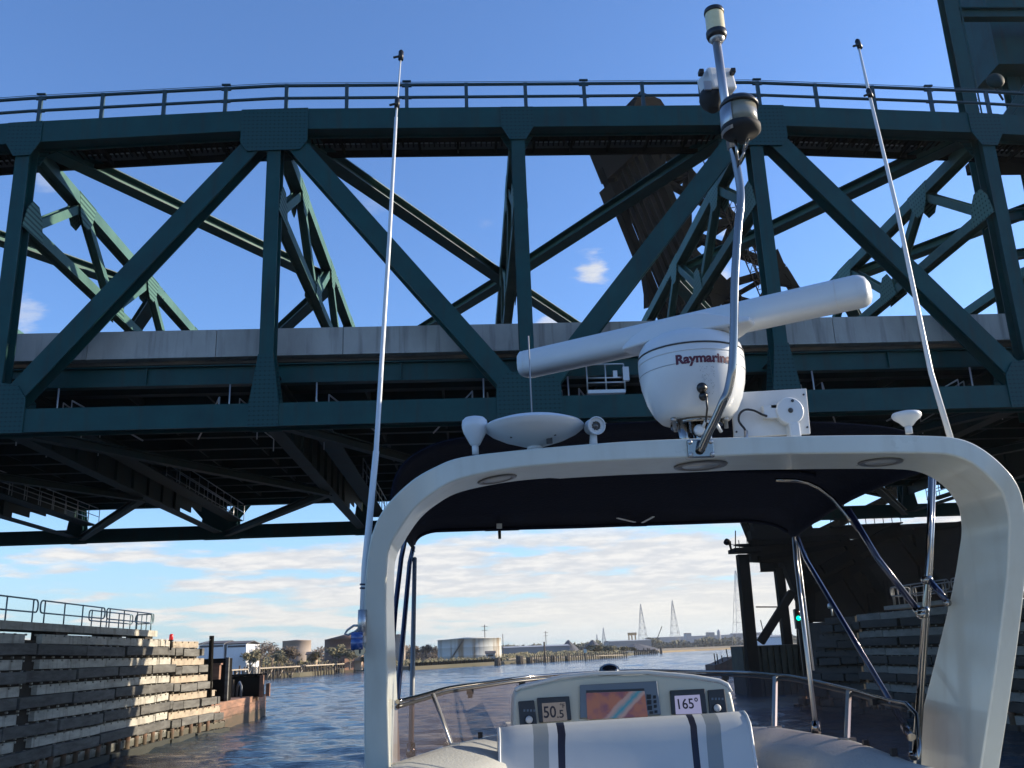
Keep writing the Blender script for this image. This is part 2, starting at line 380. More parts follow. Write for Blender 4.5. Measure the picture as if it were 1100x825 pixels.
grass = mat('bank_grass', (.075, .07, .04), .95, 0, (.12, .10, .065), .06, .8)
marsh = mat('marsh_reeds', (.30, .22, .12), .95, 0, (.20, .15, .08), .03, .8, stretch=(.3, 1.5, 1))
dirt = mat('dirt_bank', (.14, .11, .08), .95, 0, (.07, .06, .045), .3, .7)
def land(name, pts, z, m, zb=-.6):
    mb = MB(); k = len(pts); vs = [(x, y, z) for x, y in pts]+[(x*1.0, y-1.2, zb) for x, y in pts]
    mb.add(vs, [tuple(range(k))]+[(i, (i+1) % k, k+(i+1) % k, k+i) for i in range(k)])
    return tag(mb.build(name, m, fix=True), kind='structure')
# left (near) bank behind the timber wharf, running away to the tanks
land('left_bank', [(-400, 190), (-75, 232), (-46, 262), (-39, 318), (-23, 312), (-18, 302), (20, 358), (52, 412), (84, 505), (125, 650), (128, 760), (-500, 1500), (-1500, 1500)], 1.1, grass)
land('marsh_bank', [(60, 800), (105, 640), (118, 600), (150, 640), (260, 720), (420, 760), (1400, 900), (3000, 1600), (3000, 2600), (0, 2600)], 1.0, marsh)
land('far_land', [(-4000, 1400), (0, 1500), (4000, 1500), (4000, 5200), (-4000, 5200)], 3.5, dirt)
land('right_bank', [(34, 92), (60, 88), (400, 60), (900, 300), (1400, 880), (430, 745), (260, 560), (120, 300), (50, 130)], 1.4, dirt)

# ------------------------------------------------------------------ the highway truss bridge
PAN = 30*.29493768; X2 = 30*.07179894
def XN(k): return X2+(k-2)*PAN
YN, YF = 30.0, 59.4
ZB, ZT = 12.42, 23.55
def ztop(k):
    if k in (1, 2, 3): return ZT
    if k in (0, 4): return ZT-.45
    if k in (-1, 5): return ZT-1.1
    return ZT-(2.2 if k in (-2, 6) else 3.6)
br = thing('truss_bridge', (X2, (YN+YF)/2, 12), 'large dark green steel truss road bridge crossing overhead from side to side', 'bridge')
K0, K1 = -3, 7
def chordseg(name, p0, p1, ht, wd, m):
    """box chord: two side plates, cover plate on top, open lattice below"""
    mb = MB(); up = (0, 0, 1)
    for s_ in (-1, 1): mb.beam(p0, p1, .05, ht, up, os_=s_*(wd/2-.025))
    mb.beam(p0, p1, wd-.11, .05, up, ou=ht/2-.1); mb.beam(p0, p1, wd-.11, .05, up, ou=-ht/2+.12)
    return mb.build(name, m, br)
for yi, Y in enumerate((YN, YF)):
    sg = 1 if yi == 0 else -1
    Y_ = Y+sg*.35
    for k in range(K0, K1):
        a = Vector((XN(k), Y_, ztop(k))); b = Vector((XN(k+1), Y_, ztop(k+1)))
        if k < K1: chordseg('top_chord', a, b, .84, .7, green)
        chordseg('bottom_chord', (XN(k), Y_, ZB), (XN(k+1), Y_, ZB), .79, .7, green)
    for k in range(K0, K1+1):
        zt_ = ztop(k)-.42; zb_ = ZB+.4
        mb = MB(); p0 = (XN(k), Y_, zb_); p1 = (XN(k), Y_, zt_)
        # H section seen broadside: flat plates facing the river, web between
        for s_ in (-1, 1): mb.beam(p0, p1, .48, .045, (0, 1, 0), ou=s_*.3)
        mb.beam(p0, p1, .045, .55, (0, 1, 0))
        mb.build('vertical_post', green, br)
        big = (k % 2 != 0)
        # gusset plates, splayed at foot and head
        for s_ in (-1, 1):
            y0 = Y_+s_*.375-.02
            g = MB()
            bt = ([(-1.15, -.42), (1.15, -.42), (1.15, .75), (.42, 1.35), (.3, 3.1), (-.3, 3.1), (-.42, 1.35), (-1.15, .75)] if not big else
                  [(-.5, -.42), (.5, -.42), (.5, .38), (.25, 2.1), (-.25, 2.1), (-.5, .38)])
            if k % 2 == 0: bt = [(-1.1, -.42), (1.1, -.42), (1.1, .75), (.8, 1.2), (.25, 1.3), (-.25, 1.3), (-.8, 1.2), (-1.1, .75)]
            g.prism([(XN(k)+x, y0, ZB+z) for x, z in bt], (0, .04, 0))
            g.build('gusset_plate', gus, br)
            g = MB()
            if big: tp = [(-1.2, .40), (1.2, .40), (1.2, -.95), (.95, -1.3), (-.95, -1.3), (-1.2, -.95)]
            else: tp = [(-.6, .40), (.6, .40), (.6, -.42), (.3, -.95), (-.3, -.95), (-.6, -.42)]
            sl = (ztop(k+1)-ztop(k-1))/(2*PAN) if K0 < k < K1 else 0
            g.prism([(XN(k)+x, y0, ztop(k)+z+sl*x) for x, z in tp], (0, .04, 0))
            g.build('gusset_plate', gus, br)
    for k in range(K0, K1):
        if k % 2 == 0: a = (XN(k)+.35, Y_, ZB+.5); b = (XN(k+1)-.45, Y_, ztop(k+1)-.6)
        else: a = (XN(k)+.45, Y_, ztop(k)-.6); b = (XN(k+1)-.35, Y_, ZB+.5)
        mb = MB()
        for s_ in (-1, 1): mb.beam(a, b, .68, .05, (0, 1, 0), ou=s_*.3)
        mb.beam(a, b, .05, .55, (0, 1, 0))
        mb.build('diagonal', green, br)
# sway frames, one across each panel point
for k in range(K0, K1+1):
    X = XN(k); z1 = ztop(k)-.35; z0 = z1-3.0
    mb = MB(); U1 = (1, 0, 0)
    def ib(a, b, h=.42, wd=.42): mb.ibeam((X, a[0], a[1]), (X, b[0], b[1]), h, wd, (1, 0, 0), .035)
    ya, yb = YN+.7, YF-.7
    ib((ya, z1), (yb, z1), .5, .5)
    ib((ya, z0), (yb, z0), .42, .42)
    ys = [ya+.2, 35.1, 39.1, 43.2, 47.2, 51.3, 55.3, yb-.2]
    for i in range(7):
        a = (ys[i], z0 if i % 2 == 0 else z1); b = (ys[i+1], z1 if i % 2 == 0 else z0)
        ib(a, b, .34, .34)
    mb.build('sway_frame', faded_lit, br)
    for i, yy in enumerate(ys):
        z = z0 if i % 2 == 0 else z1; sgn = 1 if i % 2 == 0 else -1
        g = MB(); d = .85 if 0 < i < 7 else .8
        poly = [(-d, -.28*sgn), (d, -.28*sgn), (d*.7, .55*sgn), (d*.3, .95*sgn), (-d*.3, .95*sgn), (-d*.7, .55*sgn)]
        g.prism([(X+.23, yy+p, z+q) for p, q in poly], (.03, 0, 0)); g.prism([(X-.26, yy+p, z+q) for p, q in poly], (.03, 0, 0))
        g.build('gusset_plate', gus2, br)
# K bracing between the trusses, top and bottom
ym = (YN+YF)/2
for k in range(K0, K1+1):
    tgt = k+1 if k < 2 else k-1
    if k == 2: continue
    for Y in (YN+.8, YF-.8):
        za = ztop(k)-.2; zm = ztop(tgt)-.35
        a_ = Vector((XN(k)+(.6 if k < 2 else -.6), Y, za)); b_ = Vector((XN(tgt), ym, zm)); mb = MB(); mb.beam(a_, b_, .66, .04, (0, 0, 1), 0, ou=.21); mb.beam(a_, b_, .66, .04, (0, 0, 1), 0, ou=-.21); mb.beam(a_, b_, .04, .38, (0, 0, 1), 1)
        mb.build('lateral_brace', [green, faded_lit], br)  # web paler than its flanges: the sunlit strip is put into the colour
        mb = MB(); mb.ibeam((XN(k)+(.5 if k < 2 else -.5), Y, ZB-.15), (XN(tgt), ym, ZB-.15), .36, .34, (0, 0, 1), .04)
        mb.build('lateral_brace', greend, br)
# floor beams, stringers, deck, parapets
XA, XB = XN(K0)-2, XN(K1)+2
for k in range(K0, K1+1):
    X = XN(k)
    mb = MB(); prof = [(YN+.75, 12.35), (50.5, 12.35), (50.5, 12.7), (52.5, 12.7), (52.5, 13.05), (54.5, 13.05), (54.5, 13.4), (YF-.75, 13.4), (YF-.75, 14.05), (YN+.75, 14.05)]
    mb.prism([(X-.03, a, b) for a, b in prof], (.06, 0, 0))
    mb.beam((X, YN+.8, 12.33), (X, YF-.8, 12.33), .55, .06); mb.beam((X, YN+.8, 14.08), (X, YF-.8, 14.08), .5, .05)
    for i in range(9): mb.box((X, YN+2.5+i*2.1, 13.2), (.3, .03, 1.6))
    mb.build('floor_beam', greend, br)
mb = MB()
for i in range(11):
    y = 33.3+i*2.35
    mb.ibeam((XA, y, 14.42), (XB, y, 14.42), .32, .62, (0, 0, 1), .04)
    for k in range(K0, K1):
        for q in (.33, .66):
            if i < 10: mb.box((XN(k)+PAN*q, y+1.17, 14.42), (.08, 2.3, .35))
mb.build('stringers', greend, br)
for y in (31.55, 58.0):
    mb = MB(); mb.ibeam((XA, y, 14.27), (XB, y, 14.27), .35, .72, (0, 0, 1), .04)
    for k in range(K0, K1): mb.box((XN(k)+PAN*.5, y-.0, 14.27), (.05, .3, .6))
    mb.build('fascia_girder', green, br)
mb = MB(); mb.box(((XA+XB)/2, ym, 14.85), (XB-XA, 26.2, .22)); mb.build('deck_slab', slab, br)
mb = MB(); mb.box(((XA+XB)/2, ym, 14.985), (XB-XA, 25.3, .04)); mb.build('road_surface', asph, br)
for y in (31.35, 58.05):
    mb = MB(); x = XA
    while x < XB-.1:
        L_ = min(PAN/2, XB-x)
        mb.box((x+L_/2, y, 15.38), (L_-.025, .36, .96)); mb.box((x+L_/2, y-.02, 14.865), (L_-.025, .40, .05))
        x += L_
    mb.build('parapet', conc, br)
# light handrails and inspection platforms hung under the deck behind the near chord
def rail_seg(pts, z0, posts=True, m=galv, r=.025, name='inspection_railing'):
    mb = MB(); P = [Vector(p) for p in pts]
    for dz in (.5, 1.0): mb.tube([p+Vector((0, 0, dz)) for p in P], r, 6)
    for a, b in zip(P[:-1], P[1:]):
        n = max(1, int((b-a).length/1.5))
        for i in range(n+1): mb.tube([a.lerp(b, i/n), a.lerp(b, i/n)+Vector((0, 0, 1.0))], r, 6)
    return mb.build(name, m, br)
for k in range(K0, K1+1):
    X = XN(k)
    for s_ in (-1, 1):
        rail_seg([(X+s_*1.35, 32.2, 12.6), (X+s_*1.0, 36.5, 12.6)], 0)
    mb = MB(); mb.box((X+1.2, 45, 12.95), (.8, 26, .06)); mb.build('inspection_walkway', greend, br)
    rail_seg([(X+.95, 45, 12.98), (X+.95, 58.2, 12.98)], 0); rail_seg([(X+1.6, 45, 12.98), (X+1.6, 58.2, 12.98)], 0)
    for s_ in (-1, 1):
        mb = MB(); mb.tube([(X+s_*1.9, 31.6, 12.6), (X+s_*1.9, 31.6, 13.5), (X+s_*3.4, 34.5, 12.7)], .03, 6)
        mb.tube([(X+s_*1.5, 31.4, 12.6), (X+s_*1.5, 31.4, 13.9)], .03, 6); mb.build('inspection_railing', galv, br)
# platform with railing and a switch box right of the middle gusset
c0 = at(630, 424, Y=31.3); c1 = at(670, 423, Y=31.3)
mb = MB(); mb.box((c0+c1)/2-Vector((0, 0, .0)), (c1.x-c0.x, .8, .12))
for q in (0, .5, 1): mb.tube([c0.lerp(c1, q)+Vector((0, -.35, 0)), c0.lerp(c1, q)+Vector((0, -.35, 1.0))], .03, 6)
for dz in (.33, .5, 1.0): mb.tube([c0+Vector((0, -.35, dz)), c1+Vector((0, -.35, dz))], .03, 6)
mb.build('inspection_platform', galv, br)
bx = at(672, 402, Y=31.0); mb = MB(); mb.box(bx, (.22, .2, .5)); mb.box(bx+Vector((-.38, 0, 0)), (.15, .15, .25)); mb.build('switch_box', brushed, br)
# catwalk along the top chord, with its railing
def ctop(x):
    k = (x-X2)/PAN+2
    i = max(K0, min(K1-1, math.floor(k))); f_ = k-i
    return ztop(i)*(1-f_)+ztop(i+1)*f_
for k in range(K0, K1):
    x0, x1 = XN(k), XN(k+1); za, zb_ = ztop(k), ztop(k+1)
    mb = MB()
    mb.beam((x0, 31.55, za+.06), (x1, 31.55, zb_+.06), 1.6, .04)
    n = 44
    for i in range(n):          # plate ribs
        x = x0+(i+.5)*(x1-x0)/n; z = ctop(x)
        mb.box((x, 31.4, z-.03), (.05, 1.1, .1))
    mb.beam((x0, 32.4, za+.0), (x1, 32.4, zb_+.0), .12, .42)
    for i in range(6):
        x = x0+(i+.5)*(x1-x0)/6; mb.box((x, 31.55, ctop(x)-.06), (.09, 1.6, .16))
    mb.build('catwalk', darkst, br)
    mb = MB(); 
    for i in range(6): 
        xa_ = x0+.75+i*(x1-x0-1.2)/6; xb_ = xa_+(x1-x0-1.2)/6-.18; mb.beam((xa_, 31.75, ctop(xa_)-.02), (xb_, 31.75, ctop(xb_)-.02), .04, .04)
    mb.build('sunlit_flange_strip', galv, br)  # pale strip added to draw the catwalk's sunlit lower flange
    mb = MB(); mb.beam((x0+.3, 32.02, za+.02), (x1-.3, 32.02, zb_+.02), .5, .03); mb.build('grating_panel', galvd, br)
for (yy, mm_) in ((YN+.1, dkrail),):
    for dz, r in ((1.45, .062), (.92, .058)):
        mb = MB(); mb.tube([(XN(k), yy, ztop(k)+dz) for k in range(K0, K1+1)], r, 8); mb.build('handrail', mm_, br)
    mb = MB(); mb.tube([(XN(k), yy+.05, ztop(k)+1.6) for k in range(K0, K1+1)], .012, 5); mb.build('guard_wire', mm_, br)
    x = XN(K0)+.4; i = 0
    while x < XN(K1):
        z = ctop(x); mb = MB(); mb.beam((x, yy, z+.38), (x, yy, z+1.5), .13, .1, (0, 1, 0))
        if i % 3 == 0:
            for d in (-.11, .11): mb.box((x+d, yy, z+1.42), (.14, .09, .1)); mb.box((x+d, yy, z+.9), (.14, .09, .08))
            mb.box((x, yy, z+1.6), (.32, .1, .05))
        mb.build('railing_post', dkrail, br)
        x += 2.21; i += 1

# ------------------------------------------------------------------ lift tower at the right end of the span
lt = thing('lift_tower', (24, 38, 0), 'dark green steel lift tower rising above the right end of the bridge', 'tower')
def leg(x, y, z0, z1, wd=.95):
    mb = MB()
    for s_ in (-1, 1): mb.beam((x, y+s_*.25, z0), (x, y+s_*.25, z1), .05, wd, (1, 0, 0))
    mb.beam((x, y, z0), (x, y, z1), .46, .06, (1, 0, 0), ou=0)
    z = z0
    while z < z1:           # lacing on the right edge
        mb.beam((x+wd/2+.06, y-.2, z), (x+wd/2+.06, y+.2, z+.25), .02, .03); mb.beam((x+wd/2+.06, y+.2, z+.25), (x+wd/2+.06, y-.2, z+.5), .02, .03); z += .5
    mb.beam((x+wd/2+.1, y-.25, z0), (x+wd/2+.1, y-.25, z1), .04, .06, (1, 0, 0))
    return mb.build('tower_leg', green, lt)
leg(23.2, 36, 12.9, 46, .62); leg(27.2, 38.5, 12.9, 46, .6); leg(31.5, 36, 12.9, 46)
for p, q_, w_, h_ in (((23.4, 36, 32.6), (31, 36, 32.6), .4, .55), ((23.4, 36, 26.6), (31, 36, 24.4), .4, .5), ((22.9, 36, 40), (31.5, 36, 40), .5, .8), ((22.72, 36, 46), (31.5, 36, 46), .5, 1),
    ((27.6, 36.2, 30.3), (24.3, 36.2, 26.3), .3, .4), ((23.4, 36, 22.0), (31.5, 36, 23.5), .35, .5), ((23.4, 36, 20.2), (31.5, 36, 21.5), .35, .4), ((23.4, 36, 17), (31.5, 36, 22), .35, .4), ((23.4, 36, 34.2), (26.6, 36, 40), .3, .4)):
    mb = MB(); mb.ibeam(p, q_, w_, h_); mb.build('tower_bracing', green, lt)
a = at(1060, 66, Y=37); b = at(1048, 20, Y=37)
mb = MB(); mb.box((a.x+3.3, 38.4, a.z+2.9), (5.2, 2.4, 5.8)); ho = mb.build('machinery_house', green, lt)
mb = MB(); mb.box((a.x+4.1, 37.16, a.z+1.9), (3.0, .05, 2.6)); mb.build('house_panel', green, ho)
mb = MB(); mb.box((26.2, 37.2, 25.6), (4.6, 2.0, .5)); mb.box((27.5, 36.4, 26.6), (3, .06, .06)); mb.box((27.5, 36.4, 27.2), (3, .06, .06))
for i in range(4): mb.box((26.2+i*.9, 36.4, 26.5), (.05, .05, 1.4))
mb.box((24.9, 36.8, 26.3), (.7, .7, 1.3)); mb.build('tower_platform', darkst, lt)
c = at(1069, 87, Y=35.5); mb = MB(); mb.lathe([(.36, -.06), (.4, 0), (.36, .1), (.1, .2)], c, (-.2, -1, .1), 24); mb.tube([c+Vector((0, .2, 0)), c+Vector((.6, .6, -.6))], .05, 8); mb.build('round_floodlight', greend, lt)
base_y0, base_y1 = 84, 98

# ------------------------------------------------------------------ raised railway bascule behind
bl = thing('bascule_bridge', (30, 92, 2), 'raised rusty brown railway bascule leaf with its rolling base, behind the green bridge', 'bridge')
Vv = Vector((3.0, -7.5, 0)); Wv = Vector((.928, .371, 0)); t_ = R(20.5)
Uv = Vector((0, 0, 1))*math.cos(t_) - Wv*math.sin(t_)
Wp = Wv*math.cos(t_)+Vector((0, 0, 1))*math.sin(t_)
B0 = Vector((30.4, 97.5, 14.2))
def lp(l, d, v=0): return B0+Uv*l+Wp*d+Vv*v
def dep(l): return float(np.interp(l, [0, 12, 20, 28, 34, 39, 46], [13, 13, 12.2, 10.5, 6.5, 3.8, 2.6]))
for v in (0, 1):
    ls = [0, 7, 13.5, 20, 26.5, 33, 39, 44.5]
    mb = MB()
    for i in range(7):
        mb.beam(lp(ls[i], 0, v), lp(ls[i+1], 0, v), .9, 1.0, Vv); mb.beam(lp(ls[i], dep(ls[i]), v), lp(ls[i+1], dep(ls[i+1]), v), .8, .9, Vv)
    mb.build('truss_chord', rustb, bl)
    for i in range(8):
        mb = MB(); mb.beam(lp(ls[i], 0, v), lp(ls[i], dep(ls[i]), v), .7, .8, Vv)
        if i < 7 and i > 1:
            a = (ls[i], 0) if not i % 2 else (ls[i], dep(ls[i])); b = (ls[i+1], dep(ls[i+1])) if not i % 2 else (ls[i+1], 0); mb.beam(lp(*a, v), lp(*b, v), .5, .8, Vv)
        if i < 7:
            a = (ls[i], 0) if i % 2 else (ls[i], dep(ls[i])); b = (ls[i+1], dep(ls[i+1])) if i % 2 else (ls[i+1], 0)
            mb.beam(lp(*a, v), lp(*b, v), .7, 1.0, Vv)
        mb.build('truss_web', rustb, bl)
    for l in (13.5, 26.5):
        for d0, s_ in ((-.3, 1), (dep(l)+.3, -1)):
            mb = MB(); mb.prism([lp(l-2.2, d0, v-.02), lp(l+2.2, d0, v-.02), lp(l+1.3, d0+s_*2.6, v-.02), lp(l-1.3, d0+s_*2.6, v-.02)], Vv*.06); mb.build('truss_gusset', rustb, bl)
mb = MB()
mb.prism([lp(24, .7, 0.03), lp(46, .7, 0.03), lp(46, .7, .97), lp(24, .7, .97)], Wp*.3); mb.build('deck_underside', rustb, bl)
for v in (.18, .34, .5, .66, .82):
    mb = MB(); mb.beam(lp(-1, .35, v), lp(46, .35, v), .10, .5, Wp); mb.build('stringer', mat('brown_stringer', (.016, .013, .011), .9) if 'brown_stringer' not in MATS else MATS['brown_stringer'], bl)
def piece(name, m, fn, *a, **k):
    mb = MB(); getattr(mb, fn)(*a, **k); return mb.build(name, m, bl)
for i in range(8): piece('cross_beam', rustb, 'beam', lp(ls[i]+.2, 1.2, 0), lp(ls[i]+.2, 1.2, 1), .35, 1.4, Wp)
for i in range(1, 8): piece('cross_beam', rustb, 'beam', lp(ls[i], dep(ls[i]), 0), lp(ls[i], dep(ls[i]), 1), .5, .6, Wp)
for i in range(2, 7): piece('cross_beam', rustb, 'beam', lp(ls[i], dep(ls[i]), 0), lp(ls[i+1], dep(ls[i+1]), 1), .35, .4, Wp)
piece('leaf_end_casting', darkst, 'prism', [lp(43, -.4, -.1), lp(47, -.4, -.1), lp(48.6, 1.2, -.1), lp(47.4, 3.4, -.1), lp(43, 4.6, -.1)], Vv*1.2)
piece('leaf_bracket', darkst, 'prism', [lp(40.5, -1.4, -.06), lp(42, -1.4, -.06), lp(42, 0, -.06), lp(40.5, 0, -.06)], Vv*.3)
piece('leaf_bracket', darkst, 'prism', [lp(28, -1.7, -.06), lp(29.5, -1.0, -.06), lp(33, 0, -.06), lp(28, 0, -.06)], Vv*.12)
# slim lattice mast carried beside the leaf
mb = MB()
q = [lp(l, dep(l)*.0+d, 1.05) for l in (14, 40) for d in (6.0, 7.0)]
def lat(mb, a0, a1, b0, b1, n, r):
    mb.tube([a0, a1], r, 5); mb.tube([b0, b1], r, 5)
    for i in range(n):
        mb.tube([a0.lerp(a1, i/n), b0.lerp(b1, (i+1)/n)], r*.7, 4); mb.tube([b0.lerp(b1, i/n), a0.lerp(a1, i/n)], r*.7, 4)
lat(mb, q[0], q[2], q[1], q[3], 26, .07); lat(mb, q[0]+Vv*.1, q[2]+Vv*.1, q[1]+Vv*.1, q[3]+Vv*.1, 26, .07); mb.build('lattice_mast', darkst, bl)
# heavy base: rolling girders with small openings, cross girders and track columns
def Qp(px, py, y): return at(px, py, Y=y)
bands = [
 [(800, 540), (846, 540), (862, 568), (812, 572)],
 [(806, 570), (1040, 560), (1040, 577), (808, 579)],
 [(790, 585), (908, 577), (922, 584), (838, 590), (812, 588)],
 [(922, 577), (1040, 577), (1040, 584), (930, 584)], [(820, 584), (1040, 584), (1040, 592), (818, 600)],
 [(806, 592), (926, 592), (934, 600), (838, 604), (808, 603)], [(940, 592), (1040, 592), (1040, 600), (944, 600)],
 [(838, 599), (1040, 599), (1040, 606), (842, 606)], [(842, 605), (877, 605), (884, 614), (847, 616)], [(891, 605), (1040, 605), (1040, 615), (886, 615)],
 [(845, 613), (1040, 613), (1040, 668), (868, 668), (856, 640)], [(858, 640), (870, 640), (880, 720), (862, 720)]]
for i, P_ in enumerate(bands):
    mb = MB(); mb.prism([Qp(x, y, 85.0+.05*(i % 3)) for x, y in P_], (0, 1.1, 0)); mb.build('side_girder', darkst, bl)
for (p, q_, w_) in (((806, 584), (905, 577), .5), ((884, 612), (962, 567), .9), ((940, 667), (905, 612), .8), ((905, 577), (948, 640), .7), ((962, 567), (1030, 660), .8), ((860, 640), (940, 600), .7), ((815, 600), (1035, 562), .45), ((870, 667), (870, 610), .8), ((1000, 667), (985, 567), .8)):
    mb = MB(); mb.beam(Qp(*p, 84.5), Qp(*q_, 84.5), w_, .5, (0, 1, 0)); mb.build('base_brace', rustb, bl)
for x in (33, 40, 47, 54):
    mb = MB(); mb.beam((x, 86.5, 0), (x, 86.5, 12), .9, .9, (1, 0, 0)); mb.build('track_column', darkst, bl)
    mb = MB(); mb.beam((x, 99, 0), (x, 99, 12), .9, .9, (1, 0, 0)); mb.build('track_column', darkst, bl)
    mb = MB(); mb.ibeam((x, 86.5, 12.5), (x, 99, 12.5), .5, 1.0); mb.build('cross_girder', darkst, bl)
for y in (86.8, 99):
    mb = MB(); mb.ibeam((31, y, 12.4), (60, y, 12.4), .8, 1.4); mb.build('track_girder', darkst, bl)
mb = MB(); mb.box((36.6, 83.9, 7.6), (1.6, .5, 1.6))
for i in range(6): mb.box((37.3+i*.35, 83.6, 8.6), (.07, .07, 1.6))
mb.build('control_cabinet', rustb, bl)
ga, gb = Qp(893, 566, 84.6), Qp(968, 562, 84.6)
mb = MB(); mb.beam(ga, gb, .8, .12)
for i in range(9): mb.box(ga.lerp(gb, i/8)+Vector((0, 0, .6)), (.05, .05, 1.2))
for dz in (.6, 1.2): mb.beam(ga+Vector((0, 0, dz)), gb+Vector((0, 0, dz)), .05, .05)
mb.build('gangway', darkst, bl)

# the slim dark post and brace standing on the dolphin left of it
a = at(808, 716, Y=84); b = at(797, 596, Y=84)
sp = thing('mooring_gantry', (a.x, 84, 0), 'dark steel post with diagonal brace and small lamp platform, left of the raised bascule base', 'gantry')
mb = MB(); mb.beam((a.x, 84, -.5), (a.x+.15, 84, b.z), .95, .95, (1, 0, 0)); mb.build('post', darkst, sp)
c = at(817, 690, Y=84); d = at(851, 636, Y=84)
mb = MB(); mb.beam(c, d, .65, .65, (0, 1, 0)); mb.build('brace', darkst, sp)
e = at(786, 593, Y=84); f = at(815, 590, Y=84)
mb = MB(); mb.box((e+f)/2, (f.x-e.x, 2.4, .35)); mb.box((e+f)/2+Vector((0, 0, .6)), (f.x-e.x, .05, .05))
for q_ in (0, .3, .6, 1): mb.box(e.lerp(f, q_)+Vector((0, 0, .5)), (.06, .06, 1.0))
mb.tube([at(783, 582, Y=84), at(786, 592, Y=84)], .1, 6); mb.tube([at(790, 570, Y=84), at(790, 590, Y=84)], .05, 6); mb.lathe([(.1, 0), (.3, .25), (.3, .5), (.1, .6)], at(784, 584, Y=84), (-.6, -.3, .3), 10); mb.build('lamp_platform', darkst, sp)
mb = MB(); mb.tube([at(812, 652, Y=84), at(842, 652, Y=84)], .06, 5); mb.build('tie_rod', darkst, sp)
# ------------------------------------------------------------------ timber fender piers
def fender(thing_, line, ztp, tiers, side, lengths, m_strip, m_wale, gaps=(), shorten=(0, 0), zb=0.0, pitch=1.05):
    """tiers of pale strips over protruding grey wales along the plan line A-B; side = outward normal sign"""
    A, B = Vector((*line[0], 0)), Vector((*line[1], 0)); d = (B-A); Ln = d.length; d.normalize()
    nrm = Vector((d.y, -d.x, 0))*side
    for k in range(tiers):
        z = ztp-pitch*k; end = Ln+shorten[0]*k+shorten[1]
        out_ = .10*k*0.0
        s1, s2 = MB(), MB()
        s = 0.0
        while s < end-.05:
            e = min(s+lengths[0], end)
            if not any(g0 < (s+e)/2 < g1 for g0, g1 in gaps):
                ss = [s]; 
                for g0, g1 in gaps:
                    pass
                p = A+d*(s+.03)+nrm*out_; q = A+d*(e-.03)+nrm*out_
                # cut strips at the gaps
                segs = [(s+.02, e-.02)]
                for g0, g1 in gaps:
                    ns = []
                    for a_, b_ in segs:
                        if g1 <= a_ or g0 >= b_: ns.append((a_, b_))
                        else:
                            if a_ < g0: ns.append((a_, g0))
                            if b_ > g1: ns.append((g1, b_))
                    segs = ns
                for a_, b_ in segs:
                    s1.beam(A+d*a_+nrm*(out_-.02)+Vector((0, 0, z-.21)), A+d*b_+nrm*(out_-.02)+Vector((0, 0, z-.21+random.uniform(-.035, .02))), .26, .40)
            s = e
        s = -lengths[1]*random.random()*.7
        while s < end-.1:
            e = min(s+lengths[1], end+.35); a_ = max(s, 0)+.07
            o2 = .17+random.uniform(-.06, .05); dz = random.uniform(-.04, .03); dz2 = dz+random.uniform(-.05, .05)
            s2.beam(A+d*a_+nrm*(out_+o2)+Vector((0, 0, z-.68+dz)), A+d*(e-.07)+nrm*(out_+o2+random.uniform(-.04, .04))+Vector((0, 0, z-.68+dz2)), .36, .46)
            s = e
        s = .3
        while s < end:
            for zo in (-.02, -.44, -.93): s1.beam(A+d*s+nrm*(out_+.12)+Vector((0, 0, z+zo-.04)), A+d*(s+.1)+nrm*(out_+.12)+Vector((0, 0, z+zo-.04)), .1, .08)
            s += .95
        bevel(s1.build('rubbing_strip', m_strip, thing_), .012, 1); bevel(s2.build('wale', m_wale, thing_), .03, 2)
    c = MB(); c.prism([A-nrm*.14, B-nrm*.14, B-nrm*1.2, A-nrm*1.2], (0, 0, ztp-.25)); c.build('core_wall', wdark, thing_)
    s = .5
    while s < Ln+shorten[0]*tiers*.3: p = MB(); p.tube([A+d*s+nrm*.12+Vector((0, 0, -1)), A+d*s+nrm*.12+Vector((0, 0, 1.0))], .17, 8); p.build('fender_pile', rustw, thing_); s += 1.35
def pier_railing(t, pts, z0, m, h=1.05):
    P = [Vector((x, y, z0)) for x, y in pts]
    for a, b in zip(P[:-1], P[1:]):
        L_ = (b-a).length; n = max(1, round(L_/7.0))
        for i in range(n):
            p = a.lerp(b, i/n); q = a.lerp(b, (i+1)/n); dd = (q-p).normalized()
            p = p+dd*.12; q = q-dd*.12; r = .2
            loop = []
            for (cx_, cz, a0) in ((0, h, 90), ):
                pass
            def arc(base, sgn, cz0, cz1):
                return [base+dd*(sgn*(-r*math.sin(R(t_))+r))*1+Vector((0, 0, cz0+(cz1-cz0)*0)) for t_ in ()]
            hh, lo = h, .52
            ring = []
            for t_ in range(0, 91, 30): ring.append(p+dd*(r-r*math.sin(R(t_)))+Vector((0, 0, lo+r-r*math.cos(R(t_)))))
            for t_ in range(0, 91, 30): ring.append(p+dd*(r-r*math.cos(R(t_)))+Vector((0, 0, hh-r+r*math.sin(R(t_)))))
            for t_ in range(0, 91, 30): ring.append(q-dd*(r-r*math.sin(R(t_)))+Vector((0, 0, hh-r+r*math.cos(R(t_)))))
            for t_ in range(0, 91, 30): ring.append(q-dd*(r-r*math.cos(R(t_)))+Vector((0, 0, lo+r-r*math.sin(R(t_)))))
            mb = MB(); mb.tube(ring, .035, 7, closed=True)
            for f_ in (.06, .34, .62, .94): mb.tube([p.lerp(q, f_), p.lerp(q, f_)+Vector((0, 0, hh))], .033, 7)
            mb.build('railing', m, t)
